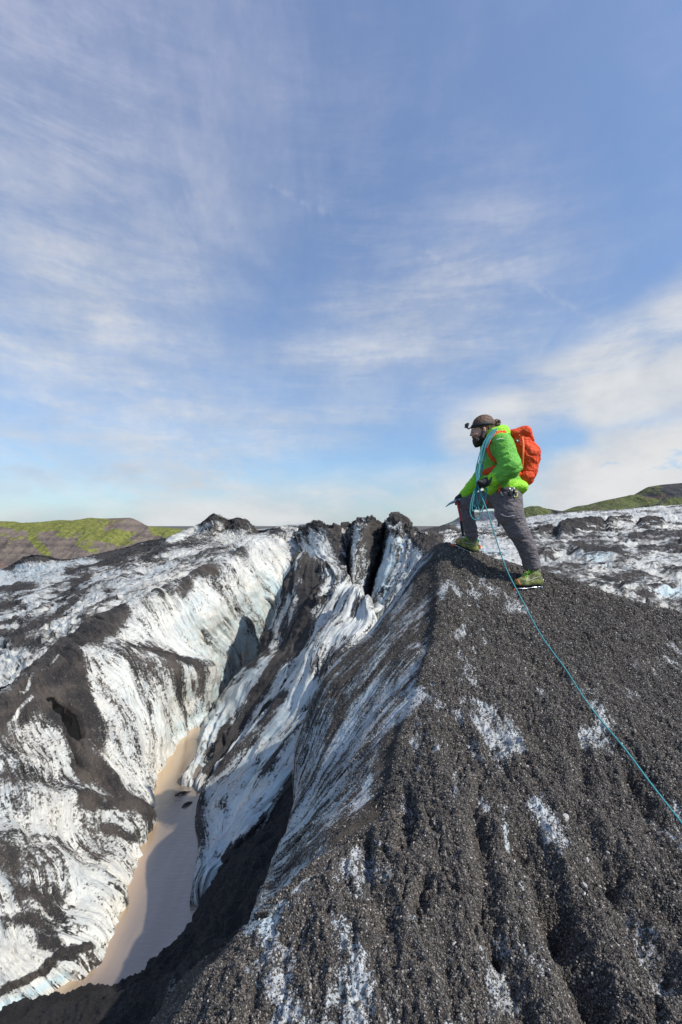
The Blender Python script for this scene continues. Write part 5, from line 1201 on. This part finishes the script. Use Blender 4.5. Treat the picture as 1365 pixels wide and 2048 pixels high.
# ------------------------------------------------------------------ gravel lying on the ridge and in the chasm (too many to count)
def scatter(name, label, patches_, n, seed):
    r_ = np.random.RandomState(seed); PP, SS = [], []
    for (pt, cnt, y0, mn) in patches_:
        Pg, Ng = pt.P, pt.N; A = pt.cover
        X, Y = pt.X, pt.Y
        cx_ = np.abs((X[1:, :-1] - X[:-1, :-1]) * (Y[:-1, 1:] - Y[:-1, :-1]) - (X[:-1, 1:] - X[:-1, :-1]) * (Y[1:, :-1] - Y[:-1, :-1]))
        e1 = Pg[1:, :-1] - Pg[:-1, :-1]; e2 = Pg[:-1, 1:] - Pg[:-1, :-1]
        ar = np.linalg.norm(np.cross(e1, e2), axis=-1)
        fac = (Ng * -Pg).sum(-1)[:-1, :-1] > -0.05
        vis_ = (X[:-1, :-1] > -40) & (X[:-1, :-1] < 1420) & (Y[:-1, :-1] < 2120)
        dist = np.linalg.norm(Pg[:-1, :-1], axis=-1)
        wgt = ar / dist ** 1.7 * fac * vis_ * (0.10 + sm(A[:-1, :-1], mn, mn + .35))
        if y0: wgt[:, :int(np.searchsorted(pt.J, y0))] *= .12
        wgt = wgt.ravel() / wgt.sum(); c = np.searchsorted(np.cumsum(wgt), r_.rand(cnt)); c = np.minimum(c, wgt.size - 1)
        i, j = np.unravel_index(c, ar.shape); u, v = r_.rand(cnt, 1), r_.rand(cnt, 1)
        p = Pg[i, j] + u * (Pg[i + 1, j] - Pg[i, j]) + v * (Pg[i, j + 1] - Pg[i, j])
        dd_ = dist[i, j]; s_ = np.exp(r_.normal(0, .30, cnt)) * .00185 * (0.62 + 0.34 * dd_)
        big = r_.rand(cnt) < .007; s_ = np.where(big, s_ * (1.5 + 0.9 * r_.rand(cnt)), s_)
        PP.append(p + Ng[i, j] * (s_[:, None] * .25)); SS.append(s_)
    P_, S_ = np.concatenate(PP), np.concatenate(SS); R_ = r_.rand(len(P_), 3) * 6.283
    o = mesh_obj(name, P_, [], [], attrs={'psize': S_, 'prot': R_}) if False else None
    me = bpy.data.meshes.new(name); me.vertices.add(len(P_)); me.vertices.foreach_set('co', P_.astype(np.float32).ravel())
    at = me.attributes.new('psize', 'FLOAT', 'POINT'); at.data.foreach_set('value', S_.astype(np.float32))
    at = me.attributes.new('prot', 'FLOAT_VECTOR', 'POINT'); at.data.foreach_set('vector', R_.astype(np.float32).ravel())
    o = bpy.data.objects.new(name, me); C.objects.link(o)
    m, t, b = new_mat('pebble'); rn = t.node('ShaderNodeObjectInfo').outputs['Random']
    rp = t.node('ShaderNodeValToRGB'); el_ = rp.color_ramp.elements
    st_ = [(0, (.022, .021, .020)), (.40, (.052, .046, .040)), (.72, (.115, .096, .078)), (.92, (.19, .165, .138)), (.985, (.34, .31, .27)), (1.0, (.60, .57, .54))]
    while len(el_) < len(st_): el_.new(.5)
    for q, (p_, c_) in zip(el_, st_): q.position = p_; q.color = (*c_, 1)
    t.put(rp.inputs[0], rn); t.put(b.inputs['Base Color'], rp.outputs[0]); b.inputs['Roughness'].default_value = .62
    ng = bpy.data.node_groups.new(name, 'GeometryNodeTree'); ng.interface.new_socket('Geometry', in_out='INPUT', socket_type='NodeSocketGeometry'); ng.interface.new_socket('Geometry', in_out='OUTPUT', socket_type='NodeSocketGeometry')
    N_ = ng.nodes; gi = N_.new('NodeGroupInput'); go = N_.new('NodeGroupOutput'); ic = N_.new('GeometryNodeMeshIcoSphere'); ic.inputs['Subdivisions'].default_value = 1; ic.inputs['Radius'].default_value = 1
    sm_ = N_.new('GeometryNodeSetMaterial'); sm_.inputs['Material'].default_value = m; iop = N_.new('GeometryNodeInstanceOnPoints')
    na = N_.new('GeometryNodeInputNamedAttribute'); na.data_type = 'FLOAT'; na.inputs[0].default_value = 'psize'
    nb = N_.new('GeometryNodeInputNamedAttribute'); nb.data_type = 'FLOAT_VECTOR'; nb.inputs[0].default_value = 'prot'
    vm = N_.new('ShaderNodeVectorMath'); vm.operation = 'MULTIPLY_ADD'; vm.inputs[1].default_value = (.10, .12, .07); vm.inputs[2].default_value = (.7, .7, .45)
    vs = N_.new('ShaderNodeVectorMath'); vs.operation = 'SCALE'; lk = ng.links.new
    lk(ic.outputs['Mesh'], sm_.inputs['Geometry']); lk(gi.outputs[0], iop.inputs['Points']); lk(sm_.outputs[0], iop.inputs['Instance'])
    lk(nb.outputs[0], vm.inputs[0]); lk(vm.outputs[0], vs.inputs[0]); lk(na.outputs[0], vs.inputs['Scale']); lk(vs.outputs[0], iop.inputs['Scale'])
    er = N_.new('FunctionNodeEulerToRotation'); lk(nb.outputs[0], er.inputs[0]); lk(er.outputs[0], iop.inputs['Rotation']); lk(iop.outputs[0], go.inputs[0])
    md = o.modifiers.new('pebbles', 'NODES'); md.node_group = ng
    tag(o, label, None, kind='stuff'); return o
scatter('gravel', 'coarse black volcanic gravel covering the climber\'s ridge', [(mound, 430000, 7.6, .42)], 0, 5)
print('all done', round(time.time() - T0, 1))
